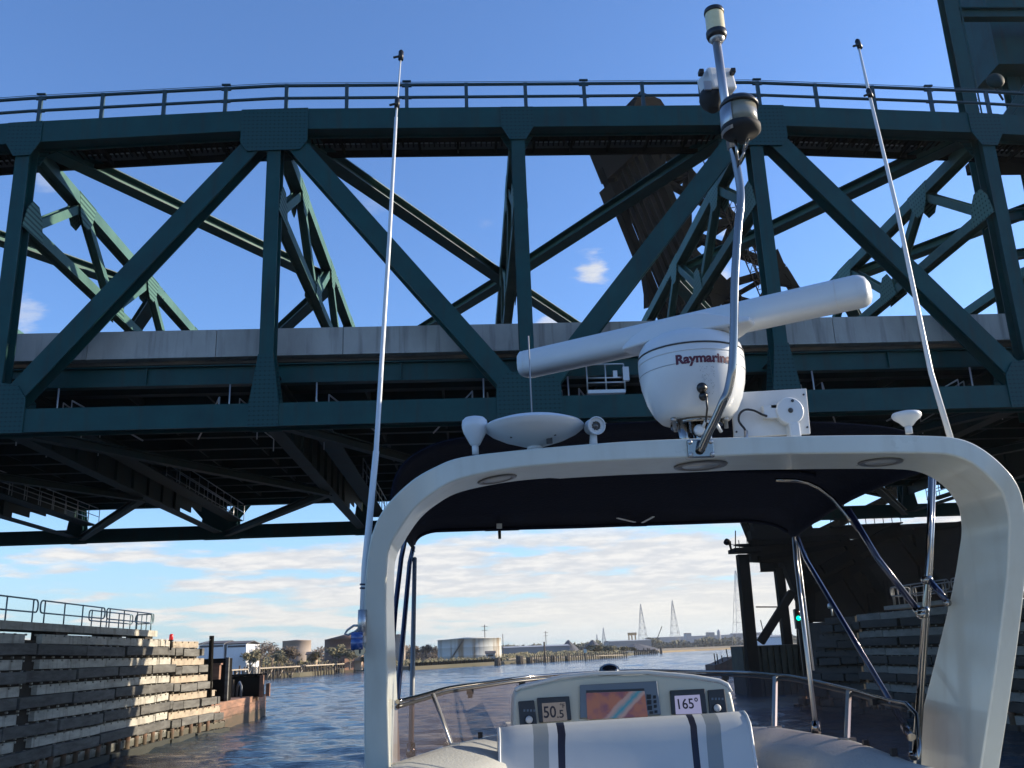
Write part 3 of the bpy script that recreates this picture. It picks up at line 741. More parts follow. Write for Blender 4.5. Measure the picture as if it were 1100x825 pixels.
# left pier
lf = thing('fender_pier', (-19, 48, 0), 'sunlit stepped timber fender pier with grey handrail, at the left of the river', 'fender pier', 'timber fender piers under the bridge')
fender(lf, ((-18.6, 26), (-18.6, 60.2)), 6.05, 6, 1, (7.9, 5.2), wlight, wgrey, gaps=((14.6, 16.2), (32.0, 32.1)))
fender(lf, ((-18.55, 60.3), (-18.0, 64.5)), 5.95, 6, 1, (9, 2.6), wtan, wgrey, shorten=(1.05, -.4))
mb = MB(); mb.prism([(-20, 26, 5.35), (-20, 60, 5.35), (-27, 60, 5.35), (-27, 26, 5.35)], (0, 0, .3)); mb.build('pier_deck', wdark, lf)
mb = MB(); mb.box((-19.4, 42, 6.32), (1.3, 32, .24)); mb.box((-18.73, 42, 6.36), (.06, 32, .34)); mb.build('walkway', wlight, lf)
mb = MB()
for y in (30, 37, 45, 52, 57): mb = MB(); mb.box((-19.4, y, 6.0), (1.1, 1.3, .4)); mb.build('walkway_support', wdark, lf)
pier_railing(lf, [(-18.8, 27), (-18.8, 57.6), (-20.1, 57.8)], 6.44, railg); pier_railing(lf, [(-20.1, 57.8), (-20.1, 51)], 6.44, railg)
# right pier (mirror, in shade)
rf = thing('fender_pier', (27, 48, 0), 'shaded stepped timber fender pier with looped handrail, at the right below the bascule', 'fender pier', 'timber fender piers under the bridge')
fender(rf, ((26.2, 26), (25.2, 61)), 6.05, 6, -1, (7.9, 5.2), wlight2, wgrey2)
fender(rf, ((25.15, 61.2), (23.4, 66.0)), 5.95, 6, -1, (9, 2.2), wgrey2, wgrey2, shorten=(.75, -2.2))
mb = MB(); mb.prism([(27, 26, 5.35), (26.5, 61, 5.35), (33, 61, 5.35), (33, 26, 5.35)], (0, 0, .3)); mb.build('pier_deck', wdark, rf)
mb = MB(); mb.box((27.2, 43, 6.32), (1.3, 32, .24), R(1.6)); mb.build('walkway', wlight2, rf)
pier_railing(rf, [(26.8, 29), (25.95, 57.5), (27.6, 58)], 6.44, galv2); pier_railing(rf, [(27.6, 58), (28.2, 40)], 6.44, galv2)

# nav light on the left pier end, traffic light on the right one
c = at(183.5, 692, Y=59)
nl = thing('navigation_light', (c.x, 59, c.z), 'small red navigation light standing on the end of the left pier', 'light')
mb = MB(); mb.tube([(c.x, 59, c.z-.35), (c.x, 59, c.z+.25)], .06, 8); mb.box((c.x, 59, c.z+.22), (.24, .2, .06)); mb.build('light_post', darkst, nl)
redm = mat('red_lens', (.45, .02, .03), .3, emit=(1, .05, .06), estr=.15)
mb = MB(); mb.lathe([(.09, .05), (.12, .08), (.12, .34), (.07, .40)], (c.x, 59, c.z+.2), n=14); mb.build('lens', redm, nl)
c = at(857, 665, Y=62)
tl = thing('signal_light', (c.x, 62, c.z), 'green signal light on a dark post in front of the bascule base', 'traffic light')
mb = MB(); mb.box((c.x, 62, c.z), (.42, .3, 1.25)); mb.box((c.x, 62, c.z-2.0), (.12, .12, 3.2)); mb.box((c.x, 61.82, c.z+.62), (.42, .25, .05)); mb.build('housing', blk, tl)
grm = mat('green_lens', (.0, .3, .15), .3, emit=(.0, 1, .5), estr=1.4)
mb = MB(); mb.lathe([(.15, 0), (.13, .05), (.0, .08)], (c.x, 61.84, c.z+.05), (0, -1, 0), 16); mb.build('green_lens', grm, tl)
mb = MB(); mb.lathe([(.15, 0), (.13, .05), (.0, .08)], (c.x, 61.84, c.z+.42), (0, -1, 0), 16); mb.build('red_lens', mat('unlit_red_lens', (.12, .01, .01), .3), tl)
# round gauge lamp on right pier
c = at(893, 652, Y=60)
gl = thing('pier_lamp', (c.x, 60, c.z), 'small round lamp on a short post at the corner of the right pier', 'lamp')
mb = MB(); mb.tube([(c.x, 60, 6.0), (c.x, 60, c.z)], .05, 6); mb.build('post', galv, gl); mb = MB(); mb.lathe([(.18, 0), (.24, .1), (.2, .3), (.05, .36)], (c.x, 60, c.z-.1), n=16); mb.build('lamp_head', brushed, gl)

# rusty timber-sided dolphin beyond the left pier with its machinery
dl = thing('timber_dolphin', (-21, 74, 0), 'low rust stained timber dolphin beyond the sunlit pier, with piles and old machinery plates', 'dolphin')
mb = MB()
for i, (z0, z1) in enumerate(((-.5, .75), (.77, 1.3), (1.32, 1.85))):
    o = .04*random.random(); mb.prism([(-17.9+o, 66, z0), (-17.6+o, 84, z0), (-23, 85.2, z0), (-25, 66, z0)], (0, 0, z1-z0))
mb.build('timber_wall', rustw, dl)
mb = MB(); 
for i in range(34):
    x = -18.1-random.random()*5; y = 68+random.random()*16; mb.tube([(x, y, 1.5), (x+random.uniform(-.1, .1), y, 2.2+random.random()*1.4)], .14, 7)
mb.build('pile_stub', pilem, dl)
for i, (px, pt) in enumerate(((271, 716), (276.5, 716), (262, 722))):
    p = at(px, 745, Y=80); q_ = at(px, pt, Y=80); mb = MB(); mb.tube([(p.x, 80, 1.5), (p.x+.05, 80, q_.z)], .11, 7); mb.build('mooring_post', wtan, dl)
a = at(219, 744, Y=72); b = at(244, 707, Y=72)
mb = MB(); mb.prism([(a.x, 72, 1.8), (b.x, 72, 1.8), (b.x, 72, b.z), (a.x-1.2, 72, b.z), (a.x-1.4, 72, b.z-1.4), (a.x, 72, b.z-2.2)], (0, 1.6, 0)); mb.build('steel_shield', darkst, dl)
mb = MB(); mb.box((b.x+.08, 71.9, (b.z+1.8)/2), (.22, .3, b.z-1.7)); mb.build('shield_edge_post', wgrey, dl)
a = at(264, 742, Y=80); b = at(280, 723, Y=80)
mb = MB(); mb.box(((a.x+b.x)/2-.5, 80.4, 2.6), (2.3, 1.6, 1.6)); mb.box(((a.x+b.x)/2-.5, 80.4, 3.5), (2.6, 1.9, .15)); mb.build('machinery_box', darkst, dl)
for i in range(7):
    mb = MB(); x = -18.6-random.random()*3.5; y = 70+i*1.9; s_ = .4+random.random()*.8; mb.box((x, y, 1.85+s_/2), (s_, s_*.8, s_*1.3), random.random()); bevel(mb.build('rusty_scrap', random.choice((rustw, darkst, pilem)), dl), .04)
mb = MB(); mb.tube([(-18.3, 78, 1.8), (-18.3, 78, 2.7), (-18.6, 78.6, 3.0), (-18.9, 79.2, 2.6), (-19, 79.4, 1.9)], .09, 7); mb.build('bent_pipe', galv2, dl)
mb = MB(); mb.box(((a.x+b.x)/2+.8, 79.5, 2.6), (.3, .3, 1.7)); mb.box(((a.x+b.x)/2+1.3, 79.6, 2.3), (.3, .3, 1.0)); mb.build('rusty_cleat', rustw, dl)
c = at(233, 722, Y=70); mb = MB(); mb.box((c.x, 69.8, c.z), (.55, .5, 1.0)); mb.box((c.x, 69.8, c.z+.55), (.75, .6, .12)); mb.build('rusty_bracket', rustw, dl)
c0 = at(227, 708, Y=66); c1 = at(227.5, 683, Y=66)
tp = MB(); tp.tube([(c0.x, 66, 1.8), (c1.x, 66, c1.z)], .16, 9)
tag(tp.build('steel_pile', darkst), 'tall thin black steel pile standing behind the left pier end', 'pile')
mb = MB(); p = at(186, 693, Y=60); q_ = Vector((c1.x, 66, c1.z-.2)); mb.tube([p.lerp(q_, i/6)-Vector((0, 0, .35*math.sin(PI*i/6))) for i in range(7)], .012, 4)
tag(mb.build('overhead_wire', wire), 'thin slack wire from the pier end to the black pile', 'wire')

# right rusty dolphin beyond windscreen
rd = thing('timber_dolphin', (45, 150, 0), 'small dark rusty dolphin with thin posts, far side of the windscreen beside the gantry', 'dolphin')
a = at(768, 721, Y=150); b = at(812, 722, Y=150); z1 = at(790, 708, Y=150).z
mb = MB(); mb.prism([(a.x, 150, -1), (b.x+6, 150, -1), (b.x+6, 150, z1+.6), ((a.x+b.x)/2, 150, z1+.3), (a.x+1, 150, z1-.6), (a.x, 150, z1-.8)], (0, 6, 0)); mb.build('timber_wall', mat('dark_rust', (.10, .05, .035), .9, 0, (.03, .025, .02), 1, .8), rd)
for px, pt in ((767, 702), (770, 702), (775, 704), (780, 697), (790, 699), (797, 697), (800, 702), (804, 705)):
    q_ = at(px, pt, Y=151); mb = MB(); mb.tube([(q_.x+random.uniform(-.3, .3), 151, z1-1.5), (q_.x, 151, q_.z)], .09, 5); mb.build('post', darkst, rd)
# timber wall under the gantry
tw = MB(); a = at(812, 722, Y=86); b = at(852, 722, Y=86); z1 = at(830, 693, Y=86).z
tw.box(((a.x+b.x)/2+2, 88, z1/2-.5), (b.x-a.x+6, 4, z1+1)); 
for i in range(16): tw.box((a.x-.9+i*.58, 85.9, z1/2-.5), (.36, .25, z1+.9))
tag(tw.build('bulkhead_wall', mat('mossy_dark_timber', (.045, .05, .035), .9, 0, (.02, .02, .015), 1, .8)), 'dark mossy timber bulkhead wall at the foot of the gantry', 'wall')

# ------------------------------------------------------------------ far shore: wharf, tanks, buildings
wh = thing('timber_wharf', (-50, 240, 0), 'long old timber wharf on many piles along the left bank', 'wharf')
P0, P1 = Vector((-60, 205, 0)), Vector((-38.5, 300, 0)); dd = (P1-P0)
mb = MB(); n = 46
for i in range(n):
    for j in range(2):
        p = P0+dd*(i/n)+Vector((-2.2*j, .5*random.random(), 0)); h = 2.6+random.random()*1.1
        mb.tube([p+Vector((0, 0, -1)), p+Vector((random.uniform(-.15, .15), 0, h))], .2, 6)
mb.build('wharf_piles', pilem, wh)
mb = MB()
for a_, b_ in ((.0, .3), (.34, .62), (.66, .97)): mb.beam(P0+dd*a_+Vector((-1, 0, 2.75)), P0+dd*b_+Vector((-1, 0, 2.7)), 2.8, .3)
mb.build('wharf_deck', wtan, wh)
mb = MB()
for i in range(12): p = P0+dd*random.random(); mb.beam(p+Vector((0, 0, .4)), p+Vector((.5, 5, 3.0)), .18, .2)
mb.build('wharf_braces', wtan, wh)
mb = MB(); mb.prism([(-38.8, 297, -1), (-36.2, 299, -1), (-36.2, 304, -1), (-38.8, 302, -1)], (0, 0, 5.2)); mb.build('end_block', rustw, wh)
mb = MB(); mb.box((-33.5, 300, 3.6), (6, 1.6, .3)); mb.tube([(-33, 300, -1), (-33, 300, 3.5)], .15, 6); mb.tube([(-31, 300, -1), (-31, 300, 3.5)], .15, 6); mb.build('end_platform', wtan, wh)
def tank(px0, px1, pyt, pyb, Y, label, m, roof=.6, stairs=False, group='oil storage tanks on the left bank'):
    a = at(px0, pyb, Y=Y); b = at(px1, pyb, Y=Y); z1 = at((px0+px1)/2, pyt, Y=Y).z; r = (b.x-a.x)/2; cx_ = (a.x+b.x)/2
    t = thing('storage_tank', (cx_, Y+r, 1), label, 'storage tank', group)
    mb = MB(); mb.lathe([(r, .5), (r, z1*.33), (r*1.002, z1*.335), (r, z1*.34), (r, z1*.66), (r*1.002, z1*.665), (r, z1*.67), (r, z1-.12), (r*1.01, z1-.1), (r*1.01, z1)], (cx_, Y+r, 0), n=56); mb.build('tank_shell', m, t)
    mb = MB(); mb.lathe([(r*.995, z1-.05), (.01, z1+roof)], (cx_, Y+r, 0), n=40); mb.build('tank_roof', m, t)
    if stairs:
        mb = MB(); pts = [Vector((cx_-math.sin(a_)*(r+.4), Y+r-math.cos(a_)*(r+.4), 1+(z1-1)*i/12)) for i, a_ in enumerate(np.linspace(.65, .15, 13))]
        for i in range(12): mb.beam(pts[i], pts[i+1], .8, .25)
        mb.tube([p+Vector((0, 0, 1)) for p in pts], .06, 4); mb.build('spiral_stair', wgrey, t)
    return t
tw_ = mat('stained_white_tank', (.50, .50, .46), .75, 0, (.26, .19, .12), .35, .9, stretch=(1, 1, .05), thr=(.5, .62), spec=.15)
tb_ = mat('rusty_brown_tank', (.14, .075, .055), .8, 0, (.08, .05, .04), .2, .6, stretch=(1, 1, .2))
tg_ = mat('grey_beige_tank', (.34, .27, .22), .7, 0, (.2, .16, .13), .15, .6, stretch=(1, 1, .2))
tank(469, 540, 686, 705, 400, 'wide stained white oil tank with a stair, right of the left arch leg', tw_, .8, True)
tank(420.5, 435, 682, 706, 430, 'narrow cream oil tank seen just beside the left arch leg', tg_, .5)
tank(345, 392, 686, 712, 330, 'rusty brown oil tank with shallow cone roof behind the bushes', tb_, 1.6)
tank(300, 331, 688, 713, 300, 'tall grey beige oil tank behind the bare trees', tg_, .3)
tank(263, 277, 690.5, 708, 280, 'small grey silo tank at the end of the white shed', tg_, .3)
def shed(px0, px1, pyt, pyb, Y, label, m, mr, dep_=14, win=0, name='shed', cat='building', roofh=.25, group=None, base=True):
    a = at(px0, pyb, Y=Y); b = at(px1, pyb, Y=Y); z1 = at((px0+px1)/2, pyt, Y=Y).z; z0 = .6 if base else a.z
    t = thing(name, ((a.x+b.x)/2, Y, z0), label, cat, group)
    mb = MB(); mb.box(((a.x+b.x)/2, Y+dep_/2, (z0+z1)/2), (b.x-a.x, dep_, z1-z0)); mb.build('wall', m, t)
    mb = MB(); cx_ = (a.x+b.x)/2; hw = (b.x-a.x)/2+.3
    mb.prism([(cx_-hw, Y-.3, z1+.02), (cx_+hw, Y-.3, z1+.02), (cx_+hw, Y+dep_*.5, z1+.02+roofh*3), (cx_-hw, Y+dep_*.5, z1+.02+roofh*3)], (0, 0, .2))
    mb.prism([(cx_-hw, Y+dep_*.5, z1+.02+roofh*3), (cx_+hw, Y+dep_*.5, z1+.02+roofh*3), (cx_+hw, Y+dep_+.3, z1+.02), (cx_-hw, Y+dep_+.3, z1+.02)], (0, 0, .2)); mb.build('roof', mr, t)
    if base and Y == 262:
        mb = MB(); mb.box(((a.x+b.x)/2, Y-.04, z1-.55), (b.x-a.x-.5, .08, .5)); mb.build('window_band', MATS['dark_roof'], t)
    for i in range(win):
        x = a.x+(b.x-a.x)*(i+.5)/win; mb = MB(); mb.box((x, Y-.04, z1-(z1-z0)*.22), ((b.x-a.x)/win*.6, .08, (z1-z0)*.2)); mb.build('window', blk, t)
    return t
wsh = mat('white_cladding', (.72, .73, .74), .5, 0, (.6, .6, .6), .3, .4); dkr = mat('dark_roof', (.09, .08, .08), .8); tanw = mat('tan_wall', (.42, .30, .2), .8); grw = mat('grey_wall', (.30, .31, .33), .7)
shed(213, 240, 692, 708, 262, 'white clad shed with dark window band, left one behind the pier', wsh, dkr, 16, 0)
shed(243, 264, 692, 709, 262, 'white clad shed with dark roof edge, right one beside the silo tank', wsh, dkr, 16, 0)
shed(329, 339, 703.5, 713, 296, 'small tan hut in front of the grey beige tank', tanw, dkr, 4)
shed(378, 388, 702, 711, 300, 'small orange hut beside the left arch leg', tanw, dkr, 4)
shed(522, 532, 702, 709, 365, 'small grey pump hut below the wide white tank', grw, dkr, 4, 1)
shed(541, 612, 695, 699.5, 560, 'long low grey warehouse right of the wide white tank', mat('pale_grey_wall', (.24, .24, .24), .8), mat('pale_roof', (.33, .34, .35), .8), 30)
shed(655, 700, 688.5, 693, 900, 'long low pale roofed shed left of the pylons', MATS['pale_grey_wall'], MATS['pale_roof'], 40)
shed(700, 790, 683.5, 687, 1500, 'very long low industrial shed under the pylons', grw, MATS['pale_roof'], 60)
shed(738, 743, 680.5, 686, 1400, 'dark square plant block near the middle pylon', grw, dkr, 20)
shed(762, 768, 679.5, 685, 1400, 'pale plant block pair right of the middle pylon, taller left block', MATS['pale_grey_wall'], MATS['pale_roof'], 20)
shed(788, 830, 680, 684, 1500, 'low pale works building behind the gantry post', MATS['pale_grey_wall'], MATS['pale_roof'], 20)
sl = thing('silo_pair', (0, 800, 0), 'pair of grey cement silos behind the gravel heaps', 'silo')
for px, r, pt in ((620, 2.2, 678.5), (624.5, 2.0, 677)):
    c = at(px, pt, Y=800); mb = MB(); mb.lathe([(r, 1), (r, c.z), (.2, c.z+1.5)], (c.x, 800, 0), n=16); mb.build('silo', grw, sl)
sl.location = (0, 0, 0)
s2 = MB(); c = at(772, 678.5, Y=1400); s2.lathe([(2.6, 1), (2.6, c.z), (1, c.z+3)], (c.x, 1400, 0), n=14); tag(s2.build('silo', grw), 'single tall grey silo beside the pale plant block', 'silo')
gravel = mat('gravel', (.07, .07, .08), .95, 0, (.10, .10, .11), .1, .6, .4, 1)
def heap(px0, px1, pyt, Y, label):
    a = at(px0, 698, Y=Y); b = at(px1, 698, Y=Y); c = at((px0+px1)/2, pyt, Y=Y); r = (b.x-a.x)/2
    mb = MB(); n = 26; prof = [1, .75, .5, .28, .12, .02]
    rows = []
    for i, f_ in enumerate(prof):
        rows.append([((a.x+b.x)/2+r*f_*math.cos(2*PI*j/n)*(1+.07*math.sin(j*2.3+i)), Y+r*f_*math.sin(2*PI*j/n), 1+(c.z-1)*(1-f_)**.9+(.3*math.sin(j*1.7+i) if 0 < i < 5 else 0)) for j in range(n)])
    mb.loft(rows, closed_u=True); tag(mb.build('gravel_heap', gravel), label, 'gravel heap', 'gravel heaps on the far bank')
heap(598, 624, 687, 700, 'grey gravel heap with the sharper peak, left of the bushes')
heap(622, 652, 687, 640, 'large grey gravel heap directly behind the bushes')
heap(660, 708, 691, 800, 'broad low grey gravel heap right of the bushes')
# sheet pile wall
sw = MB(); A, B = Vector((-19.5, 300.5, 0)), Vector((11, 351, 0))
for i in range(44):
    p = A.lerp(B, i/44); q_ = A.lerp(B, (i+1)/44); m_ = (p+q_)/2+Vector((.25, -.35, 0)); sw.beam(p+Vector((0, 0, .6)), m_+Vector((0, 0, .6)), .12, 3.0); sw.beam(m_+Vector((0, 0, .6)), q_+Vector((0, 0, .6)), .12, 3.0)
    if i % 2: sw.tube([p+Vector((0, -.5, -1)), p+Vector((0, -.5, 2.4))], .18, 6)
tag(sw.build('sheet_pile_wall', rustb), 'rusty sheet pile river wall below the wide white tank', 'river wall')
# pile dolphins along the shore
for i, (px, w_, pt, pb, Y) in enumerate(((534.5, 7, 706.5, 715, 330), (558.5, 7, 704, 714, 345), (569, 6.5, 705.5, 713.5, 350), (594, 5, 704, 712, 365), (609.5, 4, 704, 711, 370))):
    a = at(px-w_/2, pb, Y=Y); b = at(px+w_/2, pb, Y=Y); z1 = at(px, pt, Y=Y).z; cx_ = (a.x+b.x)/2; r = (b.x-a.x)/2
    lab = ['tapered dark pile cluster standing alone in front of the pump hut', 'wide dark pile cluster, left of the close pair', 'wide dark pile cluster, right of the close pair', 'dark pile cluster just right of the tall pole', 'smallest dark pile cluster near the bushes'][i]
    mb = MB()
    for j in range(9):
        a_ = 2*PI*j/9; k_ = .5 if i == 0 else .85
        mb.tube([(cx_+r*math.cos(a_)*.85, Y+r*math.sin(a_)*.85, -1), (cx_+r*math.cos(a_)*k_, Y+r*math.sin(a_)*k_, z1-.2*random.random())], r*.34, 6)
    mb.lathe([(r*.93, z1*.35), (r*.93, z1*.45)], (cx_, Y, 0), n=14)
    tag(mb.build('pile_cluster', pilem), lab, 'pile cluster', 'pile clusters along the far bank')
# old jetty posts
jt = thing('ruined_jetty', at(640, 709, Y=380), 'low ruined timber jetty running in front of the bushes', 'jetty')
mb = MB()
for i in range(44):
    q_ = at(572+i*2.35, 709-i*.07, Y=352+i*1.2); mb.tube([(q_.x, q_.y, -1), (q_.x, q_.y, 2.2+random.random()*.9)], .22, 6)
mb.build('jetty_piles', pilem, jt)
mb = MB(); mb.beam(at(545, 708, Y=352), at(668, 703.5, Y=400), 1.2, .35); mb.build('jetty_deck', wtan, jt)
j2 = thing('ruined_jetty', at(695, 702, Y=520), 'broken timber jetty stub reaching into the river right of the bushes', 'jetty')
mb = MB()
for i in range(13): q_ = at(682+i*2, 702, Y=520); mb.tube([(q_.x, 520, -1), (q_.x, 520, 1.8+random.random()*1.8)], .4, 6)
mb.build('jetty_piles', pilem, j2); mb = MB(); a = at(682, 700, Y=520); b = at(704, 701, Y=520); mb.beam((a.x, 521, 2.2), (b.x, 521, 1.9), 2, .6); mb.build('jetty_deck', pilem, j2)
q_ = at(710.5, 703, Y=540); mb = MB(); mb.tube([(q_.x, 540, -1), (q_.x, 540, 3.2)], .7, 8); tag(mb.build('pile', pilem), 'single stout pile in the river beyond the broken jetty stub', 'pile')
q_ = at(629, 707, Y=360); t = thing('channel_marker', (q_.x, 360, 0), 'small marker on a pile, green board, in front of the bushes', 'marker')
mb = MB(); mb.tube([(q_.x, 360, -1), (q_.x, 360, 3.6)], .25, 7); mb.build('pile', pilem, t); mb = MB(); mb.box((q_.x, 359.7, 3.5), (1.1, .08, 1.3)); mb.build('board', mat('pale_board', (.5, .55, .5), .6), t)
# poles
for px, pt, pb, Y, r, lab in ((584.5, 689.5, 712, 360, .32, 'tall dark timber pole standing by the jetty'), (586, 678, 700, 640, .2, 'distant thin utility pole with cross arms above the warehouse'), (520.5, 671, 690, 520, .22, 'thin utility pole with cross arm behind the wide white tank'), (540, 681, 692, 420, .15, 'short pipe pole at the right edge of the wide white tank')):
    b = at(px, pt, Y=Y); t = thing('utility_pole', (b.x, Y, 0), lab, 'pole'); mb = MB(); mb.tube([(b.x, Y, 0), (b.x, Y, b.z)], r, 6); mb.build('pole', pilem, t)
    if 'cross' in lab:
        mb = MB(); mb.box((b.x, Y, b.z-1.0), (3.4, .15, .2)); mb.box((b.x, Y, b.z-3), (3.0, .15, .2)); mb.build('cross_arm', pilem, t)
# pylons
def pylon(px, pt, Y, label, wd=None):
    b = at(px, pt, Y=Y); H = b.z; bw = H*.11; t_ = .0011*Y*.24
    t = thing('lattice_pylon', (b.x, Y, 1), label, 'pylon', 'lattice pylons on the horizon')
    mb = MB()
    def hw(z): return bw*(1-z/H)**1.0+.25*bw*.2
    lv = [H*x for x in (0, .16, .32, .47, .61, .74, .85, .93, 1)]
    for sx in (-1, 1):
        for sy in (-1, 1): mb.tube([(b.x+sx*hw(z), Y+sy*hw(z), z) for z in lv], t_, 4)
    for i in range(8):
        z0, z1 = lv[i], lv[i+1]
        for sy in (-1, 1):
            for sx in (-1, 1): mb.tube([(b.x+sx*hw(z0), Y+sy*hw(z0), z0), (b.x-sx*hw(z1), Y+sy*hw(z1), z1)], t_*.45, 3)
            mb.tube([(b.x-hw(z1), Y+sy*hw(z1), z1), (b.x+hw(z1), Y+sy*hw(z1), z1)], t_*.6, 3)
    mb.build('lattice_frame', mat('pylon_steel', (.34, .35, .36), .6) if 'pylon_steel' not in MATS else MATS['pylon_steel'], t)
    return t
pylon(790, 613, 900, 'tallest nearest lattice pylon, just left of the gantry post')
pylon(722, 645, 1200, 'middle tall lattice pylon above the long shed')
pylon(688, 649, 1200, 'left tall lattice pylon above the marsh')
pylon(648, 674, 1700, 'small distant lattice pylon above the gravel heaps')
pylon(641, 681, 2100, 'tiniest farthest lattice pylon left of the small distant one')
# orange loading platform, crane
c = at(679, 681, Y=1100); t = thing('loading_frame', (c.x, 1100, 1), 'orange tan loading frame on legs left of the left tall pylon', 'loading frame')
orm = mat('orange_paint', (.5, .3, .12), .7)
mb = MB(); mb.box((c.x, 1100, c.z), (9.5, 6, 3.0)); mb.build('top_box', orm, t)
for dx in (-4, -.5, 3.5):
    mb = MB(); mb.box((c.x+dx, 1100, (c.z)/2), (1.2, 2, c.z)); mb.build('leg', orm, t)
c = at(706, 686, Y=1300); d = at(711, 673, Y=1300); t = thing('crane', (c.x, 1300, 1), 'thin slanted crane jib between the two tall pylons', 'crane')
mb = MB(); mb.beam((c.x, 1300, c.z), (d.x, 1300, d.z), .9, .9); mb.build('jib', darkst, t); mb = MB(); mb.box((c.x, 1300, c.z/2+1), (4, 4, c.z)); mb.build('cab', darkst, t)
c = at(822, 682, Y=600); d = at(817, 666, Y=600); t = thing('crane', (c.x, 600, 1), 'small harbour crane seen behind the gantry brace', 'crane')
mb = MB(); mb.beam((c.x, 600, 2), (d.x, 600, d.z), .5, .5); mb.beam((c.x, 600, 8), (c.x+3, 600, 12), .4, .4); mb.build('jib', darkst, t); mb = MB(); mb.box((c.x, 600, 8), (4, 3, 3)); mb.build('cab', darkst, t)
# white and grey boxes at bank edge behind gantry: low walls
shed(810, 850, 684.5, 690, 420, 'low pale quay shed between the gantry and the signal light', wsh, MATS['pale_roof'], 10)

# ------------------------------------------------------------------ vegetation
twig = mat('bare_twigs', (.20, .155, .12), .9, 0, (.15, .12, .09), 1, .6)
leafo = mat('olive_leaves', (.20, .18, .10), .9, 0, (.15, .125, .07), .6, .7)
leafb = mat('brown_leaves', (.17, .12, .085), .9, 0, (.12, .10, .07), .6, .7)
evg = mat('dark_evergreen', (.065, .07, .04), .9, 0, (.10, .09, .055), .8, .6)
def tree_proto(name, seed, crown_m, h=8, spread=3.2, leaves=700, ls=.28, low=.25):
    rnd = random.Random(seed); mb = MB(); tips = []
    def grow(p, d, l, r, dpt):
        q_ = p+d*l; mb.tube([p, (p+q_)/2+Vector((rnd.uniform(-.1, .1), rnd.uniform(-.1, .1), 0))*l*.5, q_], [r, r*.85, r*.65], 5, caps=False)
        tips.append(q_)
        if dpt == 0: return
        for i in range(3 if dpt > 1 else 4):
            nd_ = (d+Vector((rnd.uniform(-1, 1), rnd.uniform(-1, 1), rnd.uniform(-.25, .55)))*.75).normalized()
            grow(p.lerp(q_, rnd.uniform(.55, 1)), nd_, l*rnd.uniform(.55, .8), r*.55, dpt-1)
    grow(Vector((0, 0, 0)), Vector((rnd.uniform(-.08, .08), 0, 1)).normalized(), h*.36, h*.025, 4)
    trunk = mb; cr = MB()
    tops = [t for t in tips if t.z > h*low]
    for i in range(leaves):
        c = rnd.choice(tops)+Vector((rnd.gauss(0, .5), rnd.gauss(0, .5), rnd.gauss(0, .4)))*spread*.18
        a = Vector((rnd.uniform(-1, 1), rnd.uniform(-1, 1), rnd.uniform(-1, 1))).normalized(); b = a.orthogonal().normalized(); s_ = ls*rnd.uniform(.5, 1.3)
        cr.add([c+a*s_, c+b*s_*.6, c-a*s_, c-b*s_*.6], [(0, 1, 2, 3)])
    return trunk, cr
protos = []
for i, (cm, lv, h, low, ls) in enumerate(((leafo, 1500, 8, .12, .3), (twig, 500, 9, .4, .22), (leafb, 1300, 8, .2, .3), (evg, 1800, 7, .08, .3), (leafo, 2000, 4.5, .02, .3))):
    a, b = tree_proto('t', 11+i*5, cm, h, 3.2, lv, ls, low)
    me1 = a; me2 = b; protos.append((me1, me2, cm, h))
meshc = {}
def plant(kind, p, hgt, label, name='tree', cat='tree', group='trees and bushes on the left bank', rz=None, sx=1.0):
    a, b, cm, h = protos[kind]; s_ = hgt/h/1.05
    t = thing(name, p, label, cat, group); t.rotation_euler = (0, 0, random.uniform(0, 6.28) if rz is None else rz); t.scale = (s_*sx, s_*sx, s_)
    if kind not in meshc:
        o1 = a.build('trunk', twig, None, fix=False); o2 = b.build('crown', cm, None, fix=False); o1.parent = t; o2.parent = t; meshc[kind] = (o1, o2)
    else:
        for o in meshc[kind]:
            c = o.copy(); c.parent = t; COL.objects.link(c)
    return t
TL = ['bushy olive tree at the left end, behind the timber wharf', 'bare twiggy tree rising above the white sheds', 'second bare twiggy tree, just left of the grey beige tank',
 'olive bush in front of the grey beige tank', 'brown leafy tree below the grey beige tank', 'olive tree between the two oil tanks', 'round olive tree in front of the rusty brown tank', 'olive bush beside the rusty brown tank, nearer the arch leg',
 'dark evergreen bush at the end of the wharf', 'dark evergreen bush right against the arch leg', 'brown tree just right of the cream tank', 'brown tree left of the wide white tank', 'bare tree touching the left side of the wide white tank']
TP = [(0, 268, 722, 260, 7.5), (1, 280, 722, 268, 11.5), (1, 292, 722, 275, 12), (0, 300, 722, 262, 7), (2, 311, 721, 270, 8.5), (0, 336, 720, 288, 6.5), (0, 360, 720, 290, 8.6), (0, 376, 719, 290, 7), (3, 392, 722, 300, 4.5), (3, 412, 721, 303, 4.5),
      (2, 445, 711, 420, 8.5), (2, 458, 711, 415, 9), (1, 466, 711, 430, 9.5)]
for i, ((k, px, py, Y, h), lab) in enumerate(zip(TP, TL)):
    p = at(px, py, Y=Y); plant(k, (p.x, Y, 1.0), h, lab, 'bush' if 'bush' in lab.split()[:4] else 'tree', 'bush' if 'bush' in lab.split()[:4] else 'tree', sx=1.25)
BL = ['pale olive bush, leftmost of the row before the gravel heap', 'pale olive bush, second of the row before the gravel heap', 'pale olive bush in the middle of the row', 'pale olive bush, fourth of the row', 'pale olive bush, last of the row by the broken jetty']
for i, px in enumerate((641, 650, 660, 670, 679)):
    p = at(px, 706, Y=440+i*18); plant(4, (p.x, p.y, .8), 6.6-.5*i, BL[i], 'bush', 'bush', 'bushes before the gravel heaps', sx=1.5)
